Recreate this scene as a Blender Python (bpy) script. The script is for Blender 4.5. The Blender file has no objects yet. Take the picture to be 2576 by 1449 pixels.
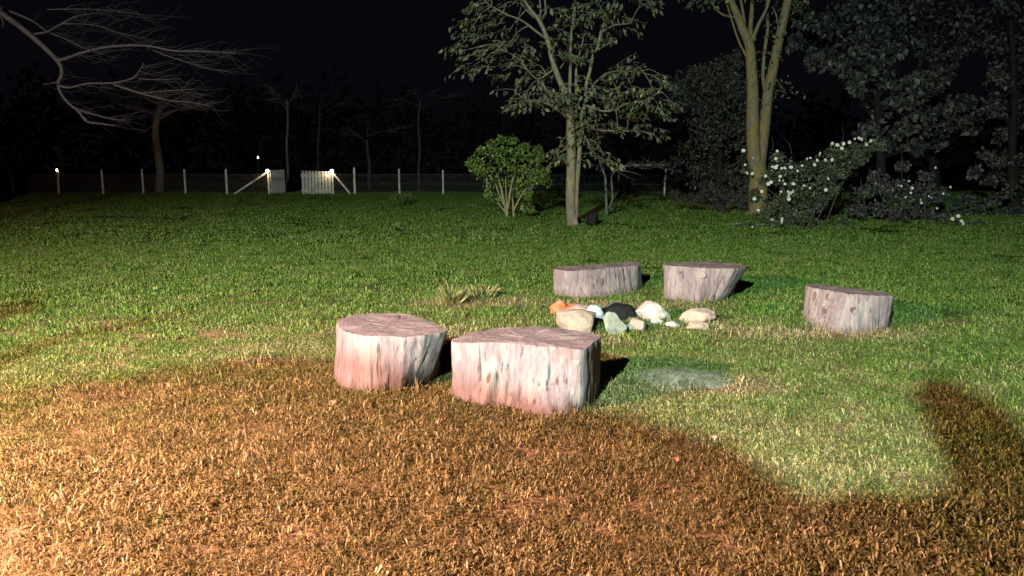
import bpy, bmesh, math, random
import numpy as np
from mathutils import Vector, Matrix, noise as mn

random.seed(7); rng = np.random.default_rng(7)
S = bpy.context.scene
COL = S.collection
R = math.radians

# ------------------------------------------------------------------ camera, world, lamps, exposure
W0, H0, F0, YH, CH = 2576.0, 1449.0, 1983.0, 410.0, 1.6
PITCH = math.atan((H0 / 2 - YH) / F0)
cam = bpy.data.cameras.new('camera'); co = bpy.data.objects.new('camera', cam); COL.objects.link(co)
co.location = (0, 0, CH); co.rotation_euler = (math.pi / 2 - PITCH, 0, 0)
cam.sensor_width = 36; cam.lens = 36 * F0 / W0; cam.clip_start = .05; cam.clip_end = 600
S.camera = co

w = bpy.data.worlds.new('World'); S.world = w; w.use_nodes = True
bg = w.node_tree.nodes['Background']
bg.inputs['Color'].default_value = (.75, .62, 1.0, 1); bg.inputs['Strength'].default_value = .0031   # black night sky
S.view_settings.view_transform = 'Standard'; S.view_settings.look = 'None'
S.view_settings.exposure = 0; S.view_settings.gamma = 1; S.view_settings.use_curve_mapping = False

FLOOD = Vector((-4.2, -8.1, 6.0))       # cool floodlight on the pole behind the camera
WARM = Vector((-5.0, 1.5, 2.5))         # warm lantern on the post at the left
def lamp(name, kind, loc, color, power, size, aim=None, cone=None, blend=.5):
    l = bpy.data.lights.new(name, kind); l.color = color; l.energy = power; l.shadow_soft_size = size
    o = bpy.data.objects.new(name, l); o.location = loc; COL.objects.link(o)
    if aim is not None:
        o.rotation_euler = (Vector(aim) - Vector(loc)).to_track_quat('-Z', 'Y').to_euler()
    if cone: l.spot_size = R(cone); l.spot_blend = blend
    return o
lamp('flood_light', 'SPOT', FLOOD, (.71, 1.0, .83), 30000, .08, (.6, 12, 0), 74, 1.0)
lamp('lantern_light', 'POINT', WARM, (1.0, .575, .39), 8300, .06)

# ------------------------------------------------------------------ helpers
def ray(x, y):
    u = (x - W0 / 2) / F0; v = (H0 / 2 - y) / F0
    return Vector((u, math.cos(PITCH) + v * math.sin(PITCH), -math.sin(PITCH) + v * math.cos(PITCH)))
def G(x, y, z=0.0):                       # the spot on the ground (height z) that the photo shows at x, y
    r = ray(x, y); return Vector((0, 0, CH)) + r * ((z - CH) / r.z)
def P(x, y, Y):                           # the spot at distance Y
    r = ray(x, y); return Vector((0, 0, CH)) + r * (Y / r.y)
c4 = lambda a, b: (766.7 + a * .4216, 734.7 + b * .4216)
c5 = lambda a, b: (1341.7 + a * .3968, 626.1 + b * .3968)
c6 = lambda a, b: (1341.7 + a * .1984, 734.7 + b * .1984)
c2 = lambda a, b: (1118 + a * .3967, b * .3967)
c1 = lambda a, b: (a * .3967, b * .3967)
c3 = lambda a, b: (1713.5 + a * .441, b * .441)

def link(name, me, mats=None, parent=None):
    o = bpy.data.objects.new(name, me); COL.objects.link(o)
    for m in (mats if isinstance(mats, (list, tuple)) else [mats]):
        if m and m.name not in [q.name for q in me.materials if q]: me.materials.append(m)
    if parent: o.parent = parent; o.matrix_parent_inverse = Matrix.Translation(parent.location).inverted()
    return o
def mesh(name, V, Fs, mats=None, parent=None, smooth=False, attrs=None):
    me = bpy.data.meshes.new(name); me.from_pydata([tuple(v) for v in V], [], [tuple(f) for f in Fs])
    if smooth: me.polygons.foreach_set('use_smooth', [True] * len(me.polygons))
    if attrs:
        for k, a in attrs.items():
            at = me.attributes.new(k, 'FLOAT', 'POINT'); at.data.foreach_set('value', np.asarray(a, dtype=np.float32))
    me.update(); return link(name, me, mats, parent)
def empty(name, loc, label, cat, group=None):
    o = bpy.data.objects.new(name, None); o.empty_display_size = .1; o.location = loc; COL.objects.link(o)
    return tag(o, label, cat, group)
def tag(o, label=None, cat=None, group=None, kind=None):
    if label: o['label'] = label
    if cat: o['category'] = cat
    if group: o['group'] = group
    if kind: o['kind'] = kind
    return o

def mat(name, rough=.8, spec=.2):
    m = bpy.data.materials.new(name); m.use_nodes = True
    n = m.node_tree; b = n.nodes['Principled BSDF']
    b.inputs['Roughness'].default_value = rough; b.inputs['Specular IOR Level'].default_value = spec
    return m, n, b
def N(n, t, **kw):
    x = n.nodes.new(t)
    for k, v in kw.items():
        if k.startswith('i_'): x.inputs[int(k[2:]) if k[2:].isdigit() else k[2:].replace('_', ' ')].default_value = v
        else: setattr(x, k, v)
    return x
def ramp(n, fac, stops):
    r = n.nodes.new('ShaderNodeValToRGB'); e = r.color_ramp.elements
    while len(e) < len(stops): e.new(.5)
    for el, (p, c) in zip(e, stops): el.position = p; el.color = (*c, 1)
    n.links.new(fac, r.inputs[0]); return r
def noise_tex(n, vec, scale, detail=4, rough=.55):
    t = n.nodes.new('ShaderNodeTexNoise'); t.inputs['Scale'].default_value = scale
    t.inputs['Detail'].default_value = detail; t.inputs['Roughness'].default_value = rough
    n.links.new(vec, t.inputs['Vector']); return t.outputs['Fac']
def mix(n, fac, a, b, mode='MIX'):
    m = n.nodes.new('ShaderNodeMix'); m.data_type = 'RGBA'; m.blend_type = mode
    for s, v in ((0, fac), (6, a), (7, b)):
        if hasattr(v, 'links') or isinstance(v, bpy.types.NodeSocket): n.links.new(v, m.inputs[s])
        else: m.inputs[s].default_value = v if s == 0 else (*v, 1)
    return m.outputs[2]
def mrange(n, v, a, b, c=0., d=1.):
    m = n.nodes.new('ShaderNodeMapRange'); n.links.new(v, m.inputs[0])
    for i, q in enumerate((a, b, c, d)): m.inputs[i + 1].default_value = q
    return m.outputs[0]
def bump(n, b, h, s, d=.01):
    x = n.nodes.new('ShaderNodeBump'); x.inputs['Strength'].default_value = s; x.inputs['Distance'].default_value = d
    n.links.new(h, x.inputs['Height']); n.links.new(x.outputs[0], b.inputs['Normal'])
def pos(n): return n.nodes.new('ShaderNodeNewGeometry').outputs['Position']
def scaled(n, v, s):
    m = n.nodes.new('ShaderNodeVectorMath'); m.operation = 'MULTIPLY'; m.inputs[1].default_value = s
    n.links.new(v, m.inputs[0]); return m.outputs[0]
def simple(name, c, rough=.8, spec=.2, var=.25, scale=8, bmp=.3):
    m, n, b = mat(name, rough, spec); p = pos(n); f = noise_tex(n, p, scale, 5)
    lo = tuple(x * (1 - var) for x in c); hi = tuple(min(1, x * (1 + var)) for x in c)
    r = ramp(n, f, [(.3, lo), (.7, hi)]); n.links.new(r.outputs[0], b.inputs['Base Color'])
    if bmp: bump(n, b, noise_tex(n, p, scale * 5, 4), bmp)
    return m

def tube(V, Fs, pts, rad, k=7):
    """adds a tapering tube through pts to the lists V, Fs"""
    pts = [Vector(p) for p in pts]
    prev = None; b0 = None
    for i, p in enumerate(pts):
        d = (pts[min(i + 1, len(pts) - 1)] - pts[max(i - 1, 0)])
        if d.length < 1e-6: d = Vector((0, 0, 1))
        d.normalize()
        a = Vector((1, 0, 0)) if abs(d.x) < .8 else Vector((0, 1, 0))
        if prev is not None: a = prev - d * prev.dot(d)
        else: a = a - d * a.dot(d)
        if a.length < 1e-6: a = d.orthogonal()
        a.normalize(); prev = a; c = d.cross(a)
        r = rad[i] if hasattr(rad, '__len__') else rad
        base = len(V)
        for j in range(k):
            t = 2 * math.pi * j / k; V.append(p + (a * math.cos(t) + c * math.sin(t)) * r)
        if b0 is not None:
            for j in range(k): Fs.append((b0 + j, b0 + (j + 1) % k, base + (j + 1) % k, base + j))
        b0 = base
    Fs.append(tuple(range(b0 + k - 1, b0 - 1, -1)))
def smoothpts(pts, n=4):
    """Catmull-Rom through (Vector, radius) pairs"""
    out = []; L = len(pts)
    for i in range(L - 1):
        p0, p1, p2, p3 = pts[max(i - 1, 0)], pts[i], pts[i + 1], pts[min(i + 2, L - 1)]
        for s in range(n):
            t = s / n
            f = lambda a, b, c, d: .5 * ((2 * b) + (c - a) * t + (2 * a - 5 * b + 4 * c - d) * t * t + (3 * b - a - 3 * c + d) * t ** 3)
            out.append((f(p0[0], p1[0], p2[0], p3[0]), p1[1] + (p2[1] - p1[1]) * t))
    out.append(pts[-1]); return out
def limb(V, Fs, pts, k=7, n=4, wob=0.0):
    q = smoothpts(pts, n)
    if wob:
        q = [(p + Vector([random.uniform(-wob, wob) for _ in range(3)]), r) for p, r in q]
    tube(V, Fs, [a for a, _ in q], [b for _, b in q], k); return q

def leaf_mesh(name, C, D, L, Wd, m, parent=None, fold=.25, rot_spread=None):
    """C centres (n,3), D directions (n,3), L lengths, Wd widths: pointed, folded leaves of four triangles"""
    C = np.asarray(C, float); D = np.asarray(D, float); n = len(C)
    D /= np.linalg.norm(D, axis=1, keepdims=True) + 1e-9
    rnd = rng.normal(size=(n, 3)); A = np.cross(D, rnd); A /= np.linalg.norm(A, axis=1, keepdims=True) + 1e-9
    U = np.cross(A, D); L = np.broadcast_to(np.asarray(L, float), (n,))[:, None]; Wd = np.broadcast_to(np.asarray(Wd, float), (n,))[:, None]
    v = np.stack([C, C + D * L * .45 + A * Wd * .5 + U * Wd * fold, C + D * L + U * L * -.08, C + D * L * .45 - A * Wd * .5 + U * Wd * fold, C + D * L * .5], 1).reshape(-1, 3)
    b = np.arange(n)[:, None] * 5
    f = np.concatenate([b + [0, 1, 4], b + [1, 2, 4], b + [0, 4, 3], b + [4, 2, 3]], 1).reshape(-1, 3)
    me = bpy.data.meshes.new(name); me.vertices.add(len(v)); me.vertices.foreach_set('co', v.ravel())
    me.loops.add(len(f) * 3); me.loops.foreach_set('vertex_index', f.ravel().astype(np.int32))
    me.polygons.add(len(f)); me.polygons.foreach_set('loop_start', np.arange(0, len(f) * 3, 3, dtype=np.int32))
    at = me.attributes.new('tint', 'FLOAT', 'POINT'); at.data.foreach_set('value', np.repeat(rng.random(n), 5).astype(np.float32))
    me.update(calc_edges=True); me.validate()
    return link(name, me, m, parent)

# ------------------------------------------------------------------ materials
def leaf_mat(name, stops, rough=.5, spec=.35, trans=.25):
    m, n, b = mat(name, rough, spec)
    a = N(n, 'ShaderNodeAttribute', attribute_name='tint')
    r = ramp(n, a.outputs['Fac'], stops); n.links.new(r.outputs[0], b.inputs['Base Color'])
    t = n.nodes.new('ShaderNodeBsdfTranslucent'); n.links.new(r.outputs[0], t.inputs[0])
    mx = n.nodes.new('ShaderNodeMixShader'); mx.inputs[0].default_value = trans
    out = n.nodes['Material Output']; n.links.new(b.outputs[0], mx.inputs[1]); n.links.new(t.outputs[0], mx.inputs[2]); n.links.new(mx.outputs[0], out.inputs[0])
    return m
M_leafA = leaf_mat('broad_leaf', [(0, (.05, .062, .035)), (.6, (.11, .125, .07)), (.95, (.17, .18, .11)), (1, (.34, .32, .06))])
M_leafB = leaf_mat('shrub_leaf', [(0, (.035, .06, .018)), (.5, (.10, .155, .035)), (.85, (.20, .28, .07)), (1, (.40, .48, .16))])
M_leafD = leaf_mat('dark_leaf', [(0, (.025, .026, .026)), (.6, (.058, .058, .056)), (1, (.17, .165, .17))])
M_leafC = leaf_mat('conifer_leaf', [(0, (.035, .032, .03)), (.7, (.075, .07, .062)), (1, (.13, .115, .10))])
M_leafR = leaf_mat('rose_leaf', [(0, (.04, .055, .035)), (.7, (.085, .105, .065)), (1, (.17, .19, .13))])
M_petal = leaf_mat('white_petal', [(0, (.75, .76, .72)), (1, (.85, .85, .8))])
M_wisp = simple('bare_twig', (.035, .028, .034), .9)
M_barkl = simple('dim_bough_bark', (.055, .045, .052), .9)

def wood_mat(name, side=True):
    m, n, b = mat(name, .85, .15); p = pos(n)
    s = scaled(n, p, (1, 1, .10 if side else 1))
    f1 = noise_tex(n, s, 34, 8, .72); f2 = noise_tex(n, p, 3.2, 3); f3 = noise_tex(n, s, 90, 3)
    if side:
        c = ramp(n, f1, [(.23, (.07, .052, .06)), (.39, (.15, .118, .137)), (.56, (.205, .168, .193)), (.78, (.27, .232, .252))]).outputs[0]
        patch = ramp(n, noise_tex(n, scaled(n, p, (1, 1, .35)), 7.5, 3), [(.52, (0, 0, 0)), (.57, (1, 1, 1))]).outputs[0]
        c = mix(n, mrange(n, patch, 0, 1, 0, .55), c, (.275, .243, .255))
        brown = ramp(n, noise_tex(n, scaled(n, p, (1, 1, .4)), 5.0, 5, .6), [(.60, (0, 0, 0)), (.70, (1, 1, 1))]).outputs[0]
        c = mix(n, mrange(n, brown, 0, 1, 0, .5), c, (.13, .07, .055))
        crack = ramp(n, noise_tex(n, scaled(n, p, (1, 1, .05)), 34, 2, .5), [(.31, (1, 1, 1)), (.37, (0, 0, 0))]).outputs[0]
        c = mix(n, mrange(n, crack, 0, 1, 0, .8), c, (.06, .042, .045))
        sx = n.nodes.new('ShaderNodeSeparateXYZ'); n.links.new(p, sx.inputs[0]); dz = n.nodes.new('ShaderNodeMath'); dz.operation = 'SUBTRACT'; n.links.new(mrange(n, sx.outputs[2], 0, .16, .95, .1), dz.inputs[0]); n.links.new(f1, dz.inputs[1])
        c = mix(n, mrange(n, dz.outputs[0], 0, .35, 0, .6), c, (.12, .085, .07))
    else:
        c = ramp(n, f1, [(.3, (.13, .09, .105)), (.5, (.23, .165, .19)), (.7, (.31, .24, .265))]).outputs[0]
        pt = ramp(n, noise_tex(n, scaled(n, p, (1, 2.0, 1)), 5.5, 4), [(.54, (0, 0, 0)), (.66, (1, 1, 1))]).outputs[0]
        c = mix(n, mrange(n, pt, 0, 1, 0, .55), c, (.40, .33, .355))
        ra = N(n, 'ShaderNodeAttribute', attribute_name='ring'); wv = n.nodes.new('ShaderNodeMath'); wv.operation = 'MULTIPLY_ADD'; n.links.new(ra.outputs['Fac'], wv.inputs[0]); wv.inputs[1].default_value = 330
        n.links.new(mrange(n, noise_tex(n, p, 9, 3), 0, 1, 0, 7), wv.inputs[2]); sn = n.nodes.new('ShaderNodeMath'); sn.operation = 'SINE'; n.links.new(wv.outputs[0], sn.inputs[0])
        c = mix(n, mrange(n, sn.outputs[0], .2, 1, 0, .45), c, (.09, .06, .07))
        ck = N(n, 'ShaderNodeAttribute', attribute_name='crack'); c = mix(n, mrange(n, ck.outputs['Fac'], .4, 1, 0, .85), c, (.03, .02, .022))
    n.links.new(c, b.inputs['Base Color'])
    a = n.nodes.new('ShaderNodeMath'); a.operation = 'ADD'; n.links.new(f1, a.inputs[0]); n.links.new(f3, a.inputs[1])
    bump(n, b, a.outputs[0], .6 if side else .5, .010)
    return m
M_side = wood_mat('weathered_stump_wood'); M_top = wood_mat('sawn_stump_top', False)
M_knot = simple('brown_knot', (.125, .08, .075), .9, .1, .4, 40)
M_knotpale = simple('pale_knot', (.33, .27, .25), .9, .1, .35, 60, .8)
M_splinter = simple('pale_splinter', (.33, .26, .225), .9, .1, .3, 30)

def bark_mat(name, base, lich, amt=.55, sc=14):
    m, n, b = mat(name, .9, .1); p = pos(n); s = scaled(n, p, (1, 1, .3))
    c = ramp(n, noise_tex(n, s, sc, 6, .65), [(.3, tuple(x * .5 for x in base)), (.6, base), (.8, tuple(x * 1.35 for x in base))]).outputs[0]
    l = ramp(n, noise_tex(n, scaled(n, p, (1, 1, .6)), 5, 8, .75), [(amt, (0, 0, 0)), (amt + .08, (1, 1, 1))]).outputs[0]
    c = mix(n, mrange(n, l, 0, 1, 0, .7), c, lich); n.links.new(c, b.inputs['Base Color'])
    bump(n, b, noise_tex(n, s, sc * 2, 5), .8, .03); return m
M_bark1 = bark_mat('grey_tree_bark', (.22, .185, .15), (.22, .22, .07), .52)
M_bark2 = bark_mat('lichen_bark', (.20, .165, .12), (.24, .165, .04), .48)
M_bark3 = bark_mat('pale_bark', (.20, .175, .17), (.2, .2, .14), .6)
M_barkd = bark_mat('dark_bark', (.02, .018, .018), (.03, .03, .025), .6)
M_white = simple('weathered_white_paint', (.50, .52, .56), .7, .2, .2, 9)
M_post = simple('white_fence_post', (.52, .54, .56), .8, .2, .35, 6)
M_wire = simple('galvanised_wire', (.11, .11, .12), .8, .1, .1, 3, 0)
M_metal = simple('dark_lamp_metal', (.03, .03, .03), .5, .4, .1, 3, 0)

# grass: the blades, their dryness and tone set by where they grow
def grass_mat():
    m, n, b = mat('lawn_blades', .55, .3); p = pos(n)
    a = N(n, 'ShaderNodeAttribute', attribute_name='tint')
    lush = ramp(n, a.outputs['Fac'], [(0, (.032, .065, .012)), (.35, (.07, .145, .022)), (.75, (.125, .225, .038)), (.93, (.18, .27, .065)), (1, (.30, .31, .15))]).outputs[0]
    worn = ramp(n, a.outputs['Fac'], [(0, (.085, .095, .03)), (.3, (.16, .17, .05)), (.65, (.23, .225, .08)), (.9, (.34, .29, .14)), (1, (.46, .38, .26))]).outputs[0]
    dead = ramp(n, a.outputs['Fac'], [(0, (.12, .075, .04)), (.5, (.34, .235, .14)), (1, (.60, .45, .30))]).outputs[0]
    # yellower in front, greener farther out: part wear, part lamp tint in the colour
    d = n.nodes.new('ShaderNodeVectorMath'); d.operation = 'DISTANCE'; n.links.new(p, d.inputs[0]); d.inputs[1].default_value = (-.6, 2.6, 0)
    k = mrange(n, d.outputs['Value'], 1.8, 6.6, .95, 0)
    nn = mrange(n, noise_tex(n, p, 1.6, 6, .7), .3, .7, -.5, .5)
    ad = n.nodes.new('ShaderNodeMath'); ad.operation = 'ADD'; ad.use_clamp = True; n.links.new(k, ad.inputs[0]); n.links.new(nn, ad.inputs[1])
    straw = ramp(n, a.outputs['Fac'], [(0, (.11, .095, .04)), (.3, (.20, .165, .065)), (.65, (.30, .235, .105)), (.9, (.42, .32, .18)), (1, (.54, .42, .29))]).outputs[0]  # straw zone puts the lantern's warm tone into the front blades
    d2 = n.nodes.new('ShaderNodeVectorMath'); d2.operation = 'DISTANCE'; n.links.new(p, d2.inputs[0]); d2.inputs[1].default_value = (-1.0, 2.6, 0)
    k2 = mrange(n, d2.outputs['Value'], 1.6, 4.0, .95, 0)
    a2 = n.nodes.new('ShaderNodeMath'); a2.operation = 'ADD'; a2.use_clamp = True; n.links.new(k2, a2.inputs[0]); n.links.new(mrange(n, noise_tex(n, p, 2.3, 6, .7), .3, .7, -.4, .4), a2.inputs[1])
    c = mix(n, ad.outputs[0], lush, worn); c = mix(n, a2.outputs[0], c, straw)
    o = N(n, 'ShaderNodeAttribute', attribute_name='dry', attribute_type='INSTANCER')
    c = mix(n, o.outputs['Fac'], c, dead)
    v = mrange(n, noise_tex(n, p, 3.5, 5, .7), .3, .7, .62, 1.28); hv = n.nodes.new('ShaderNodeHueSaturation'); n.links.new(v, hv.inputs['Value']); n.links.new(c, hv.inputs['Color']); c = hv.outputs[0]
    n.links.new(c, b.inputs['Base Color'])
    t = n.nodes.new('ShaderNodeBsdfTranslucent'); n.links.new(c, t.inputs[0])
    mx = n.nodes.new('ShaderNodeMixShader'); mx.inputs[0].default_value = .22
    out = n.nodes['Material Output']; n.links.new(b.outputs[0], mx.inputs[1]); n.links.new(t.outputs[0], mx.inputs[2]); n.links.new(mx.outputs[0], out.inputs[0])
    return m
M_grass = grass_mat()

def soil_mat():
    m, n, b = mat('lawn_soil', .95, .05); p = pos(n)
    near = ramp(n, noise_tex(n, p, 6, 6, .65), [(.3, (.13, .10, .05)), (.5, (.22, .155, .09)), (.7, (.31, .195, .145))]).outputs[0]
    far = ramp(n, noise_tex(n, p, 5, 6, .65), [(.3, (.02, .045, .010)), (.7, (.05, .105, .022))]).outputs[0]
    d = n.nodes.new('ShaderNodeVectorMath'); d.operation = 'LENGTH'; n.links.new(p, d.inputs[0])
    c = mix(n, mrange(n, d.outputs['Value'], 8.5, 11), near, far); n.links.new(c, b.inputs['Base Color'])
    bump(n, b, noise_tex(n, p, 25, 5), .8, .03); return m

# ------------------------------------------------------------------ ground
def gz(x, y):                                     # gentle relief of the lawn
    return (mn.noise(Vector((x * .35, y * .35, 0))) * .035 + mn.noise(Vector((x * 1.7, y * 1.7, 3))) * .012) * min(1, max(0, (abs(y) - 1) / 4)) - .012
V = []; Fc = []
xs = np.concatenate([np.linspace(-160, -30, 14), np.linspace(-28, 28, 113), np.linspace(30, 160, 14)])
ys = np.concatenate([np.linspace(-60, -2, 12), np.linspace(-1, 50, 150), np.linspace(52, 260, 20)])
for y in ys:
    for x in xs: V.append((x, y, gz(x, y)))
nx = len(xs)
for j in range(len(ys) - 1):
    for i in range(nx - 1): a = j * nx + i; Fc.append((a, a + 1, a + nx + 1, a + nx))
tag(mesh('ground', V, Fc, soil_mat(), smooth=True), kind='structure')

# ------------------------------------------------------------------ the five stumps
STUMPS = []        # (polygon, name) kept for the grass to avoid
def ray_radius(poly, c, th):
    d = Vector((math.cos(th), math.sin(th))); best = 0
    for i in range(len(poly)):
        a = poly[i] - c; b = poly[(i + 1) % len(poly)] - c; e = b - a
        den = d.x * e.y - d.y * e.x
        if abs(den) < 1e-9: continue
        t = (a.x * e.y - a.y * e.x) / den; u = (a.x * d.y - a.y * d.x) / den
        if t > 0 and -1e-6 <= u <= 1 + 1e-6: best = max(best, t)
    return best
def stump(name, label, conv, top, bot, a, bx, seed, knots=(), NA=200, NZ=26, split=()):
    """top / bot: outline points in the photograph's crop frame; top lies on the plane z = a + bx*x"""
    T = []
    for q in top:
        x, y = conv(*q); r = ray(x, y); t = (a - CH) / (r.z - bx * r.x); T.append(Vector((0, 0, CH)) + r * t)
    B = [G(*conv(*q)) for q in bot]
    T2 = [Vector((p.x, p.y)) for p in T]; B2 = [Vector((p.x, p.y)) for p in B]
    c = sum(T2, Vector((0, 0))) / len(T2)
    xl, xr = B2[0].x, B2[-1].x
    back = [p for p in T2 if p.y > c.y]; back.sort(key=lambda p: -p.x)
    Bp = B2 + [Vector((min(max(p.x, xl), xr), p.y)) for p in back if p.y > max(B2[0].y, B2[-1].y) + .02]
    root = empty(name, (c.x, c.y, 0), label, 'stump', 'tree stumps set round the fire pit')
    V = []; Fs = []
    rt = []; rb = []
    for i in range(NA):
        th = 2 * math.pi * i / NA; rt.append(ray_radius(T2, c, th)); rb.append(ray_radius(Bp, c, th) or rt[-1])
    k = .25
    for rr in (rt, rb):                            # take the hardest corners off
        for _ in range(2): rr[:] = [rr[i] * (1 - 2 * k) + (rr[i - 1] + rr[(i + 1) % NA]) * k for i in range(NA)]
    for j in range(NZ + 1):
        t = j / NZ
        for i in range(NA):
            th = 2 * math.pi * i / NA; d = Vector((math.cos(th), math.sin(th)))
            r = rb[i] + (rt[i] - rb[i]) * (t ** .8)
            q = Vector((d.x * 3.5 + seed, d.y * 3.5, t * .35))
            r += mn.noise(q * 3) * .009 + mn.noise(Vector((d.x * 34 + seed, d.y * 34, t * .7))) * .0055 + mn.noise(Vector((d.x * 9, d.y * 9 + seed, t * 5))) * .005
            for (ang, wd, dep, t0, t1) in split:
                da = abs((math.degrees(th) - ang + 180 + 4 * math.sin(t * 5)) % 360 - 180)
                if da < wd and t0 <= t <= t1: r -= dep * (1 - da / wd)
            if t > .97: r -= .006
            p = c + d * r; zt = a + bx * p.x
            z = -.03 + (zt + .03) * t + (mn.noise(Vector((p.x * 14, p.y * 14, seed))) * .008 if j == NZ else 0)
            V.append((p.x, p.y, z))
    for j in range(NZ):
        for i in range(NA): a0 = j * NA + i; a1 = j * NA + (i + 1) % NA; Fs.append((a0, a1, a1 + NA, a0 + NA))
    side = mesh('weathered_side', V, Fs, M_side, root, True)
    TV = []; TF = []; NR = 16; RG = []; CK = []; ca = [random.uniform(0, NA) for _ in range(7)]; cl = [random.uniform(.35, .95) for _ in range(7)]
    for q in range(NR + 1):
        s = 1 - q / NR
        for i in range(NA):
            e = V[NZ * NA + i]; x = c.x + (e[0] - c.x) * s; y = c.y + (e[1] - c.y) * s
            pl = a + bx * x; z = pl + (e[2] - (a + bx * e[0])) * s ** 14
            if q: z += mn.noise(Vector((x * 5, y * 5, seed))) * .012 * (1 - s ** 14) + mn.noise(Vector((x * 20, y * 20, seed))) * .005 * (1 - s ** 14)
            rd = math.hypot(x - c.x, y - c.y); th = math.degrees(math.atan2(y - c.y, x - c.x))
            ckv = max([(1 if min(abs(i - u - 2 * math.sin(s * 9 + u)), NA - abs(i - u)) < .8 and s < l_ else 0) for u, l_ in zip(ca, cl)]) if 0 < q < NR else 0
            TV.append((x, y, z - .006 * ckv)); RG.append(rd); CK.append(ckv)
    for q in range(NR):
        for i in range(NA): a0 = q * NA + i; a1 = q * NA + (i + 1) % NA; TF.append((a0, a1, a1 + NA, a0 + NA))
    mesh('sawn_top', TV, TF, M_top, root, True, {'ring': RG, 'crack': CK})
    for (kx, ky, w_, h_, mm) in knots:             # knots and scars on the front
        px = conv(kx, ky); r = ray(*px); o = Vector((0, 0, CH))
        hit, loc, nor, _ = False, None, None, None
        hit, loc, nor, _ = side.ray_cast(o, r.normalized())
        if not hit: continue
        loc = loc.copy()
        KV = []; KF = []; n_ = 14; sx = Vector((0, 0, 1)).cross(nor).normalized(); up = nor.cross(sx)
        KV.append(loc + nor * .003)
        for rr, hh in ((.5, .004), (.8, .008), (.95, -.006)):
            for i in range(n_):
                t = 2 * math.pi * i / n_; wv = 1 + .18 * mn.noise(Vector((math.cos(t) * 2 + kx, math.sin(t) * 2, ky)))
                KV.append(loc + sx * math.cos(t) * w_ * rr * wv + up * math.sin(t) * h_ * rr * wv + nor * (hh * min(1, w_ / .03)))
        for i in range(n_): KF.append((0, 1 + i, 1 + (i + 1) % n_))
        for s in range(2):
            for i in range(n_): u = 1 + s * n_; KF.append((u + i, u + n_ + i, u + n_ + (i + 1) % n_, u + (i + 1) % n_))
        mesh('knot', KV, KF, mm, root, True)
    STUMPS.append((Bp, c)); return root

# side meshes are parented with world coordinates kept in the mesh; ray_cast works in that frame
big = stump('tree_stump', 'widest pale tree stump, nearest the camera, its dark right side split flat', c4,
    [(868,300),(885,275),(1000,240),(1150,215),(1300,205),(1450,205),(1560,218),(1700,243),(1772,260),(1755,285),(1668,348),(1560,336),(1400,324),(1300,313),(1200,306),(1100,303),(1000,303),(930,305)],
    [(843,610),(900,645),(1000,700),(1050,712),(1110,702),(1250,718),(1330,728),(1400,752),(1500,764),(1600,748),(1680,705),(1740,640),(1780,565)], .425, 0, 3.1,
    knots=[(1620,420,.024,.018,M_knotpale),(1098,510,.016,.045,M_knot),(1585,470,.010,.05,M_splinter),(1600,590,.012,.03,M_splinter),(1210,440,.006,.01,M_knot)],
    split=[(-62,3.5,.02,0,1),(-112,1.8,.010,.1,.9),(-75,1.6,.010,.0,.6)])
s1 = stump('tree_stump', 'round pale tree stump left of the widest stump, dark shaded right side', c4,
    [(188,185),(200,165),(250,145),(330,130),(480,125),(620,130),(700,155),(780,187),(850,222),(853,236),(780,250),(700,262),(600,268),(480,264),(380,262),(300,255),(240,240),(200,212)],
    [(163,510),(200,560),(260,590),(380,606),(480,602),(560,592),(640,570),(720,545),(780,515),(835,480)], .41, 0, 8.2,
    knots=[(580,320,.007,.055,M_splinter),(735,300,.014,.04,M_knotpale),(722,360,.008,.02,M_knotpale)],
    split=[(-95,1.5,.007,.1,.8),(-40,3,.008,0,1),(-15,3,.01,0,1)])
sa = stump('tree_stump', 'long low pale stump behind the rocks, leftmost of the back pair, with angled right end', c5,
    [(118,128),(160,112),(350,100),(500,92),(620,80),(655,76),(676,86),(684,100),(660,108),(600,112),(520,120),(400,130),(300,138),(200,140)],
    [(115,290),(180,305),(260,312),(350,318),(420,310),(500,303),(640,278),(695,254),(716,225)], .325, 0, 1.4,
    knots=[(425,205,.035,.055,M_knot),(620,254,.014,.014,M_knot),(500,260,.03,.02,M_knotpale)], split=[(-110,3,.012,0,1),(-30,3,.02,0,1)])
sb = stump('tree_stump', 'pale flat-topped stump behind the rocks with a pointed overhanging right end', c5,
    [(818,97),(850,86),(900,84),(1100,80),(1250,86),(1350,106),(1358,114),(1270,127),(1100,122),(950,114),(840,106)],
    [(815,312),(880,325),(950,338),(1050,343),(1100,335),(1180,325),(1245,308),(1272,285)], .40, 0, 5.5,
    knots=[(1060,165,.075,.05,M_knotpale),(930,150,.02,.02,M_knot)], split=[(-60,4,.015,0,1)])
sc = stump('tree_stump', 'pale knotty stump with a long crack, standing apart at the right', c5,
    [(1722,232),(1740,222),(1800,222),(1900,235),(2050,250),(2200,266),(2292,287),(2283,300),(2150,297),(2000,287),(1900,268),(1780,250)],
    [(1698,440),(1720,475),(1760,500),(1850,525),(1950,540),(2050,537),(2150,527),(2225,515),(2255,495)], .50, -.045, 9.9,
    knots=[(1783,300,.022,.06,M_knot),(1845,398,.032,.036,M_knot),(2025,390,.03,.034,M_knot),(1860,300,.02,.03,M_knot),(1845,345,.045,.04,M_knotpale)],
    split=[(-118,2.6,.03,0,.95),(-100,2,.012,0,1)])

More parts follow.
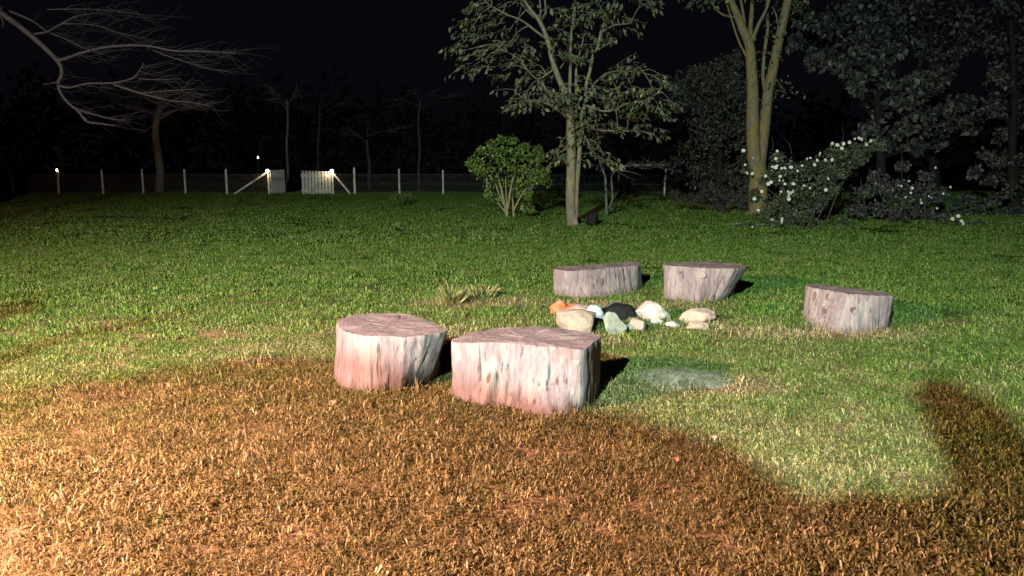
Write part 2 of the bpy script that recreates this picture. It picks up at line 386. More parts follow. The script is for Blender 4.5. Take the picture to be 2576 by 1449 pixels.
# ------------------------------------------------------------------ stones of the fire pit
def stone_mat(name, c, v=.3, vein=(.3,.27,.25)):
    m, n, b = mat(name, .85, .2); p = pos(n)
    r = ramp(n, noise_tex(n, p, 14, 7, .65), [(.3, tuple(x * (1 - v) for x in c)), (.6, c), (.8, tuple(min(.9, x * 1.25) for x in c))]).outputs[0]
    s = ramp(n, noise_tex(n, scaled(n, p, (1, 1, 3)), 9, 4), [(.36, (1, 1, 1)), (.42, (0, 0, 0))]).outputs[0]
    r = mix(n, mrange(n, s, 0, 1, 0, .5), r, vein); n.links.new(r, b.inputs['Base Color'])
    bump(n, b, noise_tex(n, p, 40, 6), .9, .012); return m
ROCKS = []
def rock(conv, x0, y0, x1, y1, m, label, seed, dep=.8, lift=0, cuts=7, name='rock', tilt=0, cat='rock', pts=None):
    (px0, py0), (px1, py1) = conv(x0, y0), conv(x1, y1)
    g = G((px0 + px1) / 2, py1 - (py1 - py0) * .12 ); d = g.y
    wdt = (px1 - px0) / F0 * math.hypot(d, CH) * 1.10; hgt = (py1 - py0) / F0 * math.hypot(d, CH) * 1.02
    g.y += wdt * dep * .35
    rd = random.Random(seed)
    bm = bmesh.new(); bmesh.ops.create_icosphere(bm, subdivisions=4, radius=1)
    for _ in range(cuts):
        nv = Vector((rd.gauss(0, 1), rd.gauss(0, 1), rd.gauss(0, .8))).normalized(); dd = rd.uniform(.52, .84)
        for v in bm.verts:
            q = v.co.dot(nv)
            if q > dd: v.co -= nv * (q - dd) * .97
    mx = [max(abs(v.co[i]) for v in bm.verts) for i in range(3)]
    for v in bm.verts:
        p = Vector((v.co.x / mx[0], v.co.y / mx[1], v.co.z / mx[2]))
        p *= 1 + mn.noise(p * 2.1 + Vector((seed, 0, 0))) * .13 + mn.noise(p * 6 + Vector((seed, 0, 0))) * .06 + mn.noise(p * 17 + Vector((seed, 0, 0))) * .025
        v.co = Vector((p.x * wdt / 2, p.y * wdt * dep / 2, p.z * hgt * .62))
    bmesh.ops.rotate(bm, verts=bm.verts, matrix=Matrix.Rotation(R(tilt), 3, 'Y'))
    me = bpy.data.meshes.new(name); bm.to_mesh(me); bm.free()
    me.polygons.foreach_set('use_smooth', [True] * len(me.polygons))
    o = link(name, me, m); o.location = (g.x, g.y, hgt * .36 + lift)
    ROCKS.append((g.x, g.y, wdt * .5)); return tag(o, label, cat, 'stones of the fire pit')
M_orange = stone_mat('orange_brick', (.46, .15, .07)); M_beige = stone_mat('beige_stone', (.34, .27, .235))
M_pinkst = stone_mat('pinkish_stone', (.40, .29, .27)); M_whitest = stone_mat('white_stone', (.50, .45, .46)); M_blue = stone_mat('bluish_stone', (.34, .38, .47))
M_greyg = stone_mat('greenish_grey_stone', (.20, .235, .21)); M_char = stone_mat('charred_wood', (.012, .012, .013), .5, (.03,.03,.04)); M_sheen = stone_mat('blue_grey_sheen', (.075, .08, .12), .5, (.03,.03,.04))
rock(c6, 228, 125, 400, 300, M_orange, 'orange broken stone with a pointed corner, leftmost by the fire pit', 11, 1.1, cuts=12, tilt=24)
rock(c6, 370, 160, 640, 300, M_orange, 'orange low stone lying between the pointed orange stone and the pink one', 5, .8, tilt=-8)
rock(c6, 450, 190, 760, 350, M_pinkst, 'pinkish stone wedged behind the large beige boulder', 6)
rock(c6, 668, 195, 908, 410, M_blue, 'small bluish white stone left of the charred log', 7, .9)
rock(c6, 810, 160, 1300, 400, M_char, 'charred black log end, rounded, in the middle of the fire pit', 21, .6, lift=-.02, name='charred_log', cat='log', cuts=4)
rock(c6, 840, 150, 1090, 330, M_sheen, 'bluish grey sheen on the front of the charred log, built as a separate chunk', 9, .5, name='sheen_chunk', cat='burnt wood')  # the log's bluish sheen put into the colour of an extra chunk
rock(c6, 308, 275, 860, 560, M_beige, 'large beige boulder partly hidden by the widest stump', 10, .75, tilt=6)
rock(c6, 870, 290, 1172, 590, M_greyg, 'greenish grey upright stone with a pale jagged top in front of the charred log', 12, .45, cuts=10, tilt=-12)
rock(c6, 1180, 360, 1450, 540, M_pinkst, 'low pink stone half sunk in grass right of the greenish stone', 13, .8)
rock(c6, 1328, 150, 1732, 405, M_whitest, 'large rounded white stone right of the charred log', 14, .75, cuts=6, tilt=12)
rock(c6, 1695, 385, 1880, 455, M_whitest, 'small flat white stone in grass left of the oblong cream stone', 15, .8)
rock(c6, 1905, 240, 2342, 420, M_pinkst, 'oblong cream stone at the right end of the fire pit', 16, .55, cuts=8, tilt=-4)
rock(c6, 1960, 385, 2240, 510, M_beige, 'flat tan stone sunk in the ground before the oblong cream stone', 17, .6)
rock(c6, 1500, 340, 1640, 425, M_whitest, 'little white stone tucked under the large rounded white stone', 18, .6)

# ash patch by the widest stump
ash_c = G(1715, 944)
def ash_in(x, y): return ((x - ash_c.x) / .44) ** 2 + ((y - ash_c.y) / .40) ** 2
V = [(ash_c.x, ash_c.y, .028)]; Fc = []
for q in range(1, 5):
    for i in range(36):
        t = 2 * math.pi * i / 36; r = q / 4 * (1 + .22 * mn.noise(Vector((math.cos(t) * 1.6, math.sin(t) * 1.6, 4))))
        V.append((ash_c.x + math.cos(t) * .44 * r, ash_c.y + math.sin(t) * .38 * r, .014 - .04 * (q / 4) ** 3 + mn.noise(Vector((math.cos(t) * q, math.sin(t) * q, 1))) * .006))
for i in range(36): Fc.append((0, 1 + i, 1 + (i + 1) % 36))
for q in range(3):
    for i in range(36): u = 1 + q * 36; Fc.append((u + i, u + 36 + i, u + 36 + (i + 1) % 36, u + (i + 1) % 36))
tag(mesh('ash_patch', V, Fc, simple('grey_ash', (.33, .27, .215), .95, .05, .4, 12, .8), smooth=True), 'grey patch of old ash on the lawn right of the widest stump', 'ash patch', kind='stuff')

# ------------------------------------------------------------------ grass as geometry-node instances (one object)
def tuft(seed, n, rad, h, wd, lean, flat=.35):
    r = np.random.default_rng(seed); V = []; Fs = []; T = []
    for _ in range(n):
        a = r.uniform(0, 2 * np.pi); q = rad * math.sqrt(r.random()); x, y = q * math.cos(a), q * math.sin(a)
        ll = h * r.uniform(.55, 1.25); th = r.uniform(0, 2 * np.pi); le = lean * r.uniform(.3, 1.4)
        if r.random() < flat: le = r.uniform(1.1, 1.5)
        d = np.array([math.cos(th), math.sin(th)]); w_ = wd * r.uniform(.6, 1.3) / 2
        ps = np.array([-d[1], d[0]]) if r.random() < .5 else np.array([math.cos(th + .8), math.sin(th + .8)])
        z0 = -.006; b = len(V)
        p0 = np.array([x, y]); l1 = le * .6; p1 = p0 + d * ll * .5 * math.sin(l1); z1 = ll * .5 * math.cos(l1)
        p2 = p1 + d * ll * .5 * math.sin(min(1.9, le * 1.4)); z2 = z1 + ll * .5 * math.cos(min(1.9, le * 1.4))
        z2 = max(z2, .004); zz = 0.006 if le > 1.1 else 0
        V += [(*(p0 - ps * w_ * .8), z0 + zz), (*(p0 + ps * w_ * .8), z0 + zz), (*(p1 - ps * w_), z1 + zz), (*(p1 + ps * w_), z1 + zz), (*p2, z2 + zz)]
        Fs += [(b, b + 1, b + 3, b + 2), (b + 2, b + 3, b + 4)]; T += [r.random()] * 5
    me = bpy.data.meshes.new('grass_tuft'); me.from_pydata(V, [], Fs)
    at = me.attributes.new('tint', 'FLOAT', 'POINT'); at.data.foreach_set('value', np.array(T, dtype=np.float32))
    me.materials.append(M_grass); return bpy.data.objects.new('grass_tuft', me)
def in_poly(poly, x, y):
    c = False; j = len(poly) - 1
    for i in range(len(poly)):
        a, b = poly[i], poly[j]
        if (a.y > y) != (b.y > y) and x < (b.x - a.x) * (y - a.y) / (b.y - a.y) + a.x: c = not c
        j = i
    return c
DRY = [(G(1200, 760), .75, .28, .8), (G(2060, 843), .85, .22, 1.0), (G(1790, 972), .45, .2, 1.0), (G(1480, 765), .5, .18, .9), (G(1700, 770), .4, .16, .8), (G(1800, 825), .3, .12, .9),
       (G(1420, 850), .5, .3, .5), (G(1145, 850), .25, .5, .7), (G(660, 915), .45, .10, .7), (G(740, 880), .8, .15, .4), (G(350, 990), .9, .12, .4)]
def dryness(x, y):
    s = 0
    for c, rx, ry, a in DRY:
        q = ((x - c.x) / rx) ** 2 + ((y - c.y) / ry) ** 2
        if q < 2.5: s = max(s, a * max(0, 1 - q / 2.2 + .35 * mn.noise(Vector((x * 6, y * 6, 2)))))
    return min(1, s)
def scatter(name, variants, area, dens, sc=(.8, 1.2), thin=0, label=None, zone=None):
    x0, x1, y0, y1 = area; n = int((x1 - x0) * (y1 - y0) * dens)
    pts = []; rot = []; scl = []; pk = []; dr = []
    for i in range(n):
        y = y0 + (y1 - y0) * rng.random(); x = x0 + (x1 - x0) * rng.random()
        if abs(x) > y * .72 + 2.0: continue
        if zone and not zone(x, y): continue
        if y < 11:
            if any(in_poly(p, x, y) for p, c in STUMPS): continue
            e = ash_in(x, y)
            if e < .5 and rng.random() < (.8 if x > ash_c.x - .1 else .45) - .9 * e: continue
        d = dryness(x, y) if y < 13 else 0
        if d > .45 and name != 'long_grass' and rng.random() < .55: continue
        if thin:
            q = mn.noise(Vector((x * 1.6, y * 1.6, 7))) + .5 * mn.noise(Vector((x * 5, y * 5, 7)))
            if q > .38 and rng.random() < thin: continue
        h = 1 + .35 * mn.noise(Vector((x * .9, y * .9, 11)))
        pts.append((x, y, gz(x, y))); rot.append((rng.normal() * .06, rng.normal() * .06, rng.random() * 6.283))
        scl.append(h * rng.uniform(*sc)); pk.append(rng.integers(0, len(variants))); dr.append(d)
    me = bpy.data.meshes.new(name); me.from_pydata(pts, [], [])
    A = me.attributes.new('rot', 'FLOAT_VECTOR', 'POINT'); A.data.foreach_set('vector', np.array(rot, dtype=np.float32).ravel())
    for k, v, t in (('scl', scl, 'FLOAT'), ('dry', dr, 'FLOAT'), ('pick', pk, 'INT')):
        A = me.attributes.new(k, t, 'POINT'); A.data.foreach_set('value', np.array(v, dtype=np.float32 if t == 'FLOAT' else np.int32))
    o = bpy.data.objects.new(name, me); COL.objects.link(o); me.materials.append(M_grass)
    g = bpy.data.node_groups.new(name, 'GeometryNodeTree')
    g.interface.new_socket('Geometry', in_out='INPUT', socket_type='NodeSocketGeometry'); g.interface.new_socket('Geometry', in_out='OUTPUT', socket_type='NodeSocketGeometry')
    gi = g.nodes.new('NodeGroupInput'); go = g.nodes.new('NodeGroupOutput'); ip = g.nodes.new('GeometryNodeInstanceOnPoints'); jn = g.nodes.new('GeometryNodeJoinGeometry')
    for v in reversed(variants):
        oi = g.nodes.new('GeometryNodeObjectInfo'); oi.inputs['Object'].default_value = v; oi.inputs['As Instance'].default_value = True
        g.links.new(oi.outputs['Geometry'], jn.inputs[0])
    g.links.new(gi.outputs[0], ip.inputs['Points']); g.links.new(jn.outputs[0], ip.inputs['Instance']); ip.inputs['Pick Instance'].default_value = True
    def att(nm, ty, sk):
        a = g.nodes.new('GeometryNodeInputNamedAttribute'); a.data_type = ty; a.inputs[0].default_value = nm; g.links.new(a.outputs[0], ip.inputs[sk])
    att('pick', 'INT', 'Instance Index'); att('scl', 'FLOAT', 'Scale')
    a = g.nodes.new('GeometryNodeInputNamedAttribute'); a.data_type = 'FLOAT_VECTOR'; a.inputs[0].default_value = 'rot'
    er = g.nodes.new('FunctionNodeEulerToRotation'); g.links.new(a.outputs[0], er.inputs[0]); g.links.new(er.outputs[0], ip.inputs['Rotation'])
    g.links.new(ip.outputs[0], go.inputs[0])
    md = o.modifiers.new('scatter', 'NODES'); md.node_group = g
    return tag(o, label, 'grass', kind='stuff')
near_v = [tuft(100 + i, 64, .13, .050, .0056, 1.2, .78) for i in range(12)]
mid_v = [tuft(200 + i, 80, .18, .042, .0085, .85, .5) for i in range(7)]
far_v = [tuft(300 + i, 150, .46, .048, .017, .8, .35) for i in range(7)]
long_v = [tuft(400 + i, 15, .06, .10, .0055, .75, .2) for i in range(7)]
scatter('short_grass', near_v, (-7, 7, 1.6, 7.4), 165, (.7, 1.25), .55, 'short worn lawn grass in the foreground', lambda x, y: y < 6.6 + .8 * rng.random())
scatter('lawn_grass', mid_v, (-13, 13, 6.6, 17), 42, (.75, 1.3), .25, 'green lawn grass round and behind the stumps', lambda x, y: y > 6.6 + .8 * rng.random() and y < 15.5 + 1.5 * rng.random())
scatter('far_grass', far_v, (-34, 34, 15.5, 44), 6.5, (.7, 1.4), 0, 'dark lawn grass stretching back to the fence')
def longzone(x, y):
    d = dryness(x, y)
    near = any(0 < min(((Vector((x, y)) - q).length for q in p)) < .13 for p, c in STUMPS) and not any(in_poly(p, x, y) for p, c in STUMPS)
    rk = any(abs(x - a) < r * 1.2 + .05 and abs(y - b) < r + .12 for a, b, r in ROCKS)
    return rng.random() < (.75 * d + (.45 if near else 0) + (.5 if rk else 0) + .05 + (.35 if .4 < ash_in(x, y) < 1.4 or (ash_in(x, y) < 1 and x < ash_c.x) else 0))
scatter('long_grass', long_v, (-6, 7, 2.2, 12), 55, (.6, 1.25), 0, 'longer straw tufts at the feet of the stumps and stones', longzone)

# ------------------------------------------------------------------ trees
def Pj(q, Y, j=.0): v = P(*q, Y + j); return v
def branch_tree(V, Fs, path, Y, conv, r0, r1, k=7, dy=0, n=4):
    pts = []
    L = len(path)
    for i, q in enumerate(path):
        t = i / max(1, L - 1); p = P(*conv(*q), Y + dy * t); pts.append((p, r0 + (r1 - r0) * t))
    return limb(V, Fs, pts, k, n)
# --- broad-leaved tree in the middle
YT = 20.3
root = empty('broadleaf_tree', (1.56, YT, 0), 'tall leafy tree with a pale trunk and spreading drooping branches, middle of the lawn', 'tree')
V = []; Fc = []; nodes = []
def br(path, r0, r1, dy, k=7):
    q = branch_tree(V, Fc, path, YT, c2, r0, r1, k, dy); nodes.extend(q); return q
base = P(*c2(808, 1435), YT)
mainp = [(808,1445),(800,1250),(805,1000),(800,850),(798,740),(790,640),(735,520),(690,400),(650,240),(600,130),(545,60),(480,-40)]
br(mainp[:6], .135, .095, 0, 12); br(mainp[5:], .085, .03, -.5, 9)
br([(835,1380),(838,1200),(850,1050),(860,920),(872,830),(868,740),(900,640),(895,560),(925,440),(940,360),(975,290),(1000,180),(1060,60),(1100,-20)], .065, .03, .4, 9)
br([(797,720),(795,560),(800,400),(800,300),(810,160),(830,40),(840,-40)], .05, .02, .6)
br([(835,600),(835,450),(850,370),(880,250)], .04, .015, .3)
br([(640,240),(590,205),(520,150),(470,120),(390,90),(300,40)], .035, .015, -.8)
br([(600,130),(610,60),(600,-30)], .03, .015, .2); br([(600,130),(640,90),(640,20),(630,-40)], .04, .02, -.3)
br([(570,110),(520,60),(480,0)], .03, .015, .4)
br([(800,770),(760,730),(700,690),(600,640),(500,640)], .032, .01, -1.0)
br([(690,440),(600,500),(540,460),(480,380),(400,330)], .026, .008, -.9)
br([(900,600),(960,520),(1040,460),(1150,450),(1220,460)], .026, .008, .9)
br([(880,660),(980,700),(1060,700),(1150,660),(1260,640),(1340,600)], .028, .008, -.7)
br([(870,760),(960,820),(1080,830),(1230,830),(1330,850)], .035, .008, .6)
br([(860,800),(900,880),(940,960),(1000,1000)], .025, .008, -.5)
br([(790,940),(740,960),(690,980)], .02, .008, -.3)
br([(1000,200),(1080,160),(1180,150)], .03, .008, -.6); br([(940,340),(1000,300),(1060,270)], .025, .008, .4)
br([(735,430),(765,390),(775,340)], .02, .01, .2)
def roots(V, Fc, b, r):
    for a in range(5):
        t = a * 1.256 + .4; tube(V, Fc, [b + Vector((0, 0, .35)), b + Vector((math.cos(t) * r * .8, math.sin(t) * r * .8, .08)), b + Vector((math.cos(t) * r * 1.7, math.sin(t) * r * 1.7, -.05))], [r * .7, r * .45, r * .15], 7)
roots(V, Fc, Vector((1.58, YT, 0)), .12)
clusters = [(200,60),(330,60),(170,130),(260,200),(330,170),(200,300),(110,325),(140,420),(250,380),(330,350),(370,450),(400,300),(450,220),(540,300),(560,420),(480,500),(430,610),(600,560),(620,650),(500,640),(460,710),(700,590),(760,620),(820,650),(700,200),(760,100),(850,140),(900,220),(960,90),(1000,180),(1080,110),(1060,40),(1190,150),(880,60),(800,230),(920,300),(1050,260),(820,380),(1040,480),(1120,440),(1200,470),(1000,590),(940,660),(1050,640),(1150,620),(1250,620),(1330,570),(1380,480),(1200,400),(1300,680),(1370,720),(1180,740),(1100,810),(1000,800),(930,760),(860,730),(1230,820),(1330,850),(960,880),(930,960),(880,920),(1020,990),(740,970),(700,990),(800,990),(800,860),(590,610),(240,20),(700,60),(1270,30),(640,480),(300,260),(420,400),(150,220),(280,120),(500,-40),(900,-40),(1050,-60),(300,-60),(700,-60),(1180,-40),(740,320),(880,500),(800,560),(680,640),(1090,580),(1190,560),(1420,560),(1430,640),(900,820)]
LC = []; LD = []; npos = [q for q in nodes if q[0].z > 2.2]
for (cx, cy) in clusters:
    dyv = random.uniform(-1.3, 1.1); c = P(*c2(cx, cy), YT + dyv)
    near = min(npos, key=lambda q: (q[0] - c).length)
    mid = (near[0] + c) / 2 + Vector((0, 0, .12))
    limb(V, Fc, [(near[0], min(near[1], .02)), (mid, .012), (c, .006)], 4, 3)
    side = 1 if c.x > near[0].x else -1
    for tw in range(3):
        a = random.uniform(-.6, .6); ln = random.uniform(.35, .62)
        d = Vector((side * math.cos(a) * random.uniform(.5, 1), math.sin(a) * 1.0 + random.uniform(-.5, .5), random.uniform(-.35, .12))).normalized()
        p0 = c + Vector([random.gauss(0, .10) for _ in range(3)]) - d * ln * .4
        tube(V, Fc, [p0, p0 + d * ln * .5, p0 + d * ln + Vector((0, 0, -.06))], [.006, .005, .003], 3)
        for l in range(8):
            t = l / 7 + random.uniform(-.1, .1); p = p0 + d * ln * t + Vector((random.gauss(0, .05), random.gauss(0, .08), -.06 * t * t + random.gauss(0, .03)))
            s = (-1 if l % 2 else 1); o = Vector((-d.y, d.x, 0)) * s
            LC.append(p); LD.append(d * .5 + o * .45 + Vector((random.gauss(0, .35), random.gauss(0, .35), -.8 + random.gauss(0, .4))))
nL = len(LC)
mesh('trunk', V, Fc, M_bark1, root, True)
leaf_mesh('crown', LC, LD, rng.uniform(.11, .20, nL), rng.uniform(.055, .10, nL), M_leafA, root)

# --- twin-trunked tree at the right
Y2 = 24.5
root = empty('twin_trunk_tree', (7.6, Y2, 0), 'tall tree forking low into two bare lichened trunks, beside the white roses', 'tree')
V = []; Fc = []; nodes = []
def b2(path, r0, r1, dy, k=9):
    q = branch_tree(V, Fc, path, Y2, c2, r0, r1, k, dy); nodes.extend(q); return q
b2([(1985,1370),(1980,1200),(1985,1080),(1965,1000),(1955,800),(1955,600),(1945,400),(1935,290),(1890,180),(1850,80),(1800,-40)], .27, .09, 0, 12)
b2([(1990,1120),(2005,1000),(2030,800),(2050,600),(2085,430),(2120,260),(2160,80),(2190,-60)], .19, .12, .3, 12)
b2([(1990,1370),(1992,1150),(1990,1050)], .30, .24, 0, 12)
b2([(1940,300),(1940,180),(1950,60),(1950,-60)], .08, .05, .3); b2([(1945,280),(1985,170),(2040,60),(2070,-50)], .06, .04, -.3)
b2([(1905,180),(1890,60),(1870,-40)], .05, .035, .1)
b2([(2035,580),(2020,480),(2030,330),(2050,180),(2045,60),(2050,-40)], .06, .04, .3)
b2([(1925,370),(1870,270),(1820,120),(1790,20),(1770,-40)], .035, .02, -.4)
b2([(1840,110),(1760,90),(1710,40),(1680,-20)], .03, .015, -.2)
b2([(2120,260),(2110,120),(2080,40)], .025, .015, .2)
roots(V, Fc, Vector((P(1905, 540, Y2).x, Y2, 0)), .24)
LC = []; LD = []
for (cx, cy) in [(1620,10),(1700,-20),(1660,-60),(1590,-30),(1760,-60),(1850,-70),(2000,-60),(2150,-60),(2230,20),(2260,-40),(2050,340),(2060,240),(2010,640),(2120,520),(2150,560),(2170,590),(2240,60),(1990,-60),(2085,150),(2060,420)]:
    c = P(*c2(cx, cy), Y2 + random.uniform(-.6, .6)); near = min(nodes, key=lambda q: (q[0] - c).length)
    limb(V, Fc, [(near[0], .018), ((near[0] + c) / 2 + Vector((0, 0, .1)), .012), (c, .006)], 4, 3)
    for l in range(34 if cy < 100 else 14):
        LC.append(c + Vector([random.gauss(0, .22), random.gauss(0, .22), random.gauss(0, .16)])); LD.append(Vector((random.gauss(0, .6), random.gauss(0, .6), -.6)))
mesh('trunk', V, Fc, M_bark2, root, True)
leaf_mesh('crown', LC, LD, rng.uniform(.10, .18, len(LC)), rng.uniform(.06, .10, len(LC)), M_leafA, root)

# --- generic crown in clumps, with holes
def clumps_crown(name, blobs, Y, conv, m, parent, per, size, wd, dyr=1.2, sub=9, squash=.8, spreadf=.34, nrm=.35):
    LC = []; LD = []
    for (cx, cy, rr) in blobs:
        c = P(*conv(cx, cy), Y + random.uniform(-dyr, dyr)); r = rr * .44 / F0 * Y if conv is c3 else rr * .3967 / F0 * Y
        for s in range(sub):
            d = Vector((random.gauss(0, 1), random.gauss(0, 1), random.gauss(0, 1))).normalized() * random.uniform(.35, 1)
            cc = c + Vector((d.x * r, d.y * r, d.z * r * squash)); rs = r * spreadf * random.uniform(.6, 1.3)
            k = max(6, int(per * (rs / (r * spreadf)) ** 2)); q = rng.normal(size=(k, 3)); q /= np.linalg.norm(q, axis=1, keepdims=True)
            rad = rng.uniform(.5, 1, k)[:, None]; pp = np.array(cc) + q * rad * rs * np.array([1, 1, .75])
            pp[:, 2] = np.maximum(pp[:, 2], .06)
            LC.append(pp); LD.append(q * nrm + np.array([0, -.15, -.45]) + rng.normal(size=(k, 3)) * .45)
    LC = np.concatenate(LC); LD = np.concatenate(LD); n_ = len(LC)
    return leaf_mesh(name, LC, LD, rng.uniform(size * .7, size * 1.3, n_), rng.uniform(wd * .7, wd * 1.3, n_), m, parent)

# --- round garden bush
YB = 23.3
root = empty('garden_bush', (-.1, YB, 0), 'round bright green bush on several thin stems left of the leafy tree', 'bush')
cb = lambda a, b: (1150.1 + a * .1764, 319.5 + b * .1764)
V = []; Fc = []
def b3(path, r0, r1, dy=0): branch_tree(V, Fc, path, YB, cb, r0, r1, 6, dy)
b3([(712,1290),(690,1150),(650,1000),(630,880),(590,740),(520,560)], .05, .02, .2); b3([(720,1160),(745,1000),(765,880),(800,700)], .045, .02, -.2)
b3([(806,1280),(795,1080),(785,980),(830,800)], .035, .015, .3); b3([(690,1150),(600,960),(540,800),(440,640)], .03, .012, -.3)
b3([(800,1200),(900,1000),(1020,820),(1100,700)], .03, .012, .2); b3([(700,1230),(560,1050),(430,850)], .025, .01, .3); b3([(720,1250),(700,1000),(690,700)], .03, .01, -.1)
mesh('stems', V, Fc, bark_mat('bush_stem', (.30, .28, .17), (.3, .27, .1), .55), root, True)
clumps_crown('foliage', [(560,330,170),(850,350,170),(330,480,150),(1080,430,140),(420,640,170),(650,540,210),(900,560,210),(1120,600,150),(1200,700,110),(560,760,170),(800,760,180),(1030,760,150),(300,560,110),(430,950,70),(960,1150,80),(530,1000,60),(900,920,90),(1040,1170,60),(480,240,60),(620,170,50),(780,190,60),(970,280,70),(1150,330,60),(340,320,60),(200,500,50),(1290,790,50),(1000,960,60),(600,1150,60)],
    YB, lambda a, b: cb(a, b), M_leafB, root, 16, .085, .05, .55, 9) if False else None
def crown2(name, blobs, Y, conv, pxscale, m, parent, per, size, wd, dyr, sub=9, squash=.85, sp=.40, down=-.35):
    LC = []; LD = []
    for (cx, cy, rr) in blobs:
        r = rr * pxscale / F0 * Y; c = P(*conv(cx, cy), Y + random.uniform(-dyr, dyr))
        for s in range(sub):
            d = Vector((random.gauss(0, 1), random.gauss(0, 1), random.gauss(0, 1))).normalized() * random.uniform(.3, 1)
            cc = c + Vector((d.x * r, d.y * r, d.z * r * squash)); rs = r * sp * random.uniform(.55, 1.35)
            k = max(5, int(per * 1.9 * random.uniform(.6, 1.4))); q = rng.normal(size=(k, 3)); q /= np.linalg.norm(q, axis=1, keepdims=True)
            pp = np.array(cc) + q * rng.uniform(.35, 1, k)[:, None] * rs * np.array([1, 1, .75]); pp[:, 2] = np.maximum(pp[:, 2], .05)
            LC.append(pp); LD.append(q * .5 + np.array([0, -.15, down]) + rng.normal(size=(k, 3)) * .45)
    LC = np.concatenate(LC); LD = np.concatenate(LD); n_ = len(LC)
    return leaf_mesh(name, LC, LD, rng.uniform(size * .7, size * 1.3, n_), rng.uniform(wd * .7, wd * 1.3, n_), m, parent)
crown2('foliage', [(560,330,150),(850,350,150),(330,480,130),(1080,430,130),(420,640,150),(650,540,190),(900,560,190),(1120,600,130),(1200,700,100),(560,760,150),(800,760,160),(1030,760,130),(300,560,100),(430,950,60),(960,1150,60),(530,1000,50),(900,920,80),(1040,1170,40),(480,240,50),(620,170,40),(780,190,50),(970,280,60),(1150,330,50),(340,320,50),(200,500,45),(1290,790,45),(1000,960,50)],
    YB, cb, .1764, M_leafB, root, 10, .10, .055, .45, 11, sp=.6)

# --- rose bushes with white blooms
def petals(c, r, parent):
    V = []; Fs = []; a0 = random.uniform(0, 1.2)
    d = Vector((random.gauss(0, .35), -1, random.gauss(.2, .35))).normalized(); A = d.orthogonal().normalized(); B = d.cross(A)
    for k in range(6):
        t = a0 + k * 1.047; u = A * math.cos(t) + B * math.sin(t); s = A * math.cos(t + 1.57) + B * math.sin(t + 1.57)
        b = len(V); V += [c, c + u * r * .6 + s * r * .38 + d * r * .25, c + u * r + d * r * .12, c + u * r * .6 - s * r * .38 + d * r * .25]
        Fs += [(b, b + 1, b + 2), (b, b + 2, b + 3)]
    b = len(V); V += [c + d * r * .5]
    for k in range(5): t = k * 1.257; V.append(c + (A * math.cos(t) + B * math.sin(t)) * r * .4 + d * r * .2)
    Fs += [(b, b + 1 + k, b + 1 + (k + 1) % 5) for k in range(5)]
    return mesh('blossom', V, Fs, M_petal, parent)
FL = [(355,860),(548,862),(410,902),(365,940),(375,988),(405,990),(520,953),(540,955),(572,960),(590,960),(627,955),(540,905),(690,945),(718,905),(737,902),(760,940),(790,875),(775,915),(822,913),(863,818),(890,828),(918,845),(925,820),(960,812),(990,792),(1015,790),(1028,795),(1080,803),(1095,803),(1055,825),(860,910),(565,1007),(560,1028),(580,1030),(592,1050),(570,1092),(497,1050),(512,1040),(482,1005),(838,1020),(735,1073),(757,1100),(770,1100),(825,1082),(610,1093),(625,1100),(612,1117),(615,1135),(638,1092),(460,1092),(418,1133),(440,1200),(519,1255),(573,1270),(572,1250),(325,1303),(405,1297),(615,1105),(548,945),(1015,900),(665,975),(640,1050),(700,1060)]
YR = 20.0
root = empty('rose_bush', (P(*c3(700, 1280), YR).x, YR, 0), 'large dark rose bush covered in white blooms right of the twin trunk', 'bush')
V = []; Fc = []
for (x0, x1, y1, dy) in [(640,500,900,.2),(660,620,930,-.2),(680,760,950,.1),(700,900,860,.3),(720,1060,800,0),(650,400,1000,-.3),(760,1100,880,.2),(620,560,1050,-.3),(740,860,1000,.1),(820,1180,730,.3),(690,1000,790,.1)]:
    branch_tree(V, Fc, [(x0, 1290), ((x0 * 2 + x1) / 3, 1290 + (y1 - 1290) * .5), (x1, y1)], YR, c3, .022, .006, 5, dy)
branch_tree(V, Fc, [(520,860),(525,820),(515,780)], YR, c3, .012, .005, 4, .1); branch_tree(V, Fc, [(630,880),(620,830),(590,790)], YR, c3, .01, .004, 4, .1)
branch_tree(V, Fc, [(900,830),(925,790),(918,720)], YR, c3, .01, .004, 4, .1)
mesh('stems', V, Fc, M_barkl, root, True)
crown2('foliage', [(560,960,70),(500,1010,55),(640,980,80),(720,960,60),(800,930,60),(880,880,60),(960,850,55),(1050,840,50),(1110,830,40),(620,1080,90),(720,1060,90),(820,1030,80),(900,960,60),(560,1160,80),(680,1180,100),(790,1140,70),(600,1240,70),(500,1220,50),(700,1260,70),(850,1090,40),(540,890,30),(380,970,18),(420,1130,25),(400,1290,30),(320,1300,18),(520,1280,45),(1000,900,50),(930,1270,50),(980,930,30)],
    YR, c3, .441, M_leafR, root, 15, .085, .05, .5, 12, sp=.55)
for q in FL: petals(P(*c3(*q), YR - random.uniform(.35, .7)), random.uniform(.034, .058), root)
YR2 = 21.5
root = empty('rose_bush', (P(*c3(1270, 1230), YR2).x, YR2, 0), 'smaller sparse dark rose bush with few white blooms, at the right', 'bush')
V = []; Fc = []
for (x0, x1, y1) in [(1150,1155,950),(1255,1260,870),(1390,1392,960),(1200,1300,1000),(1300,1400,1080),(1320,1480,1090),(1042,1040,1130),(1250,1180,1050),(1330,1450,950),(1060,1020,1000)]:
    branch_tree(V, Fc, [(x0, 1245), ((x0 + x1) / 2, (1245 + y1) / 2), (x1, y1)], YR2, c3, .018, .006, 5, random.uniform(-.4, .4))
mesh('stems', V, Fc, M_barkl, root, True)
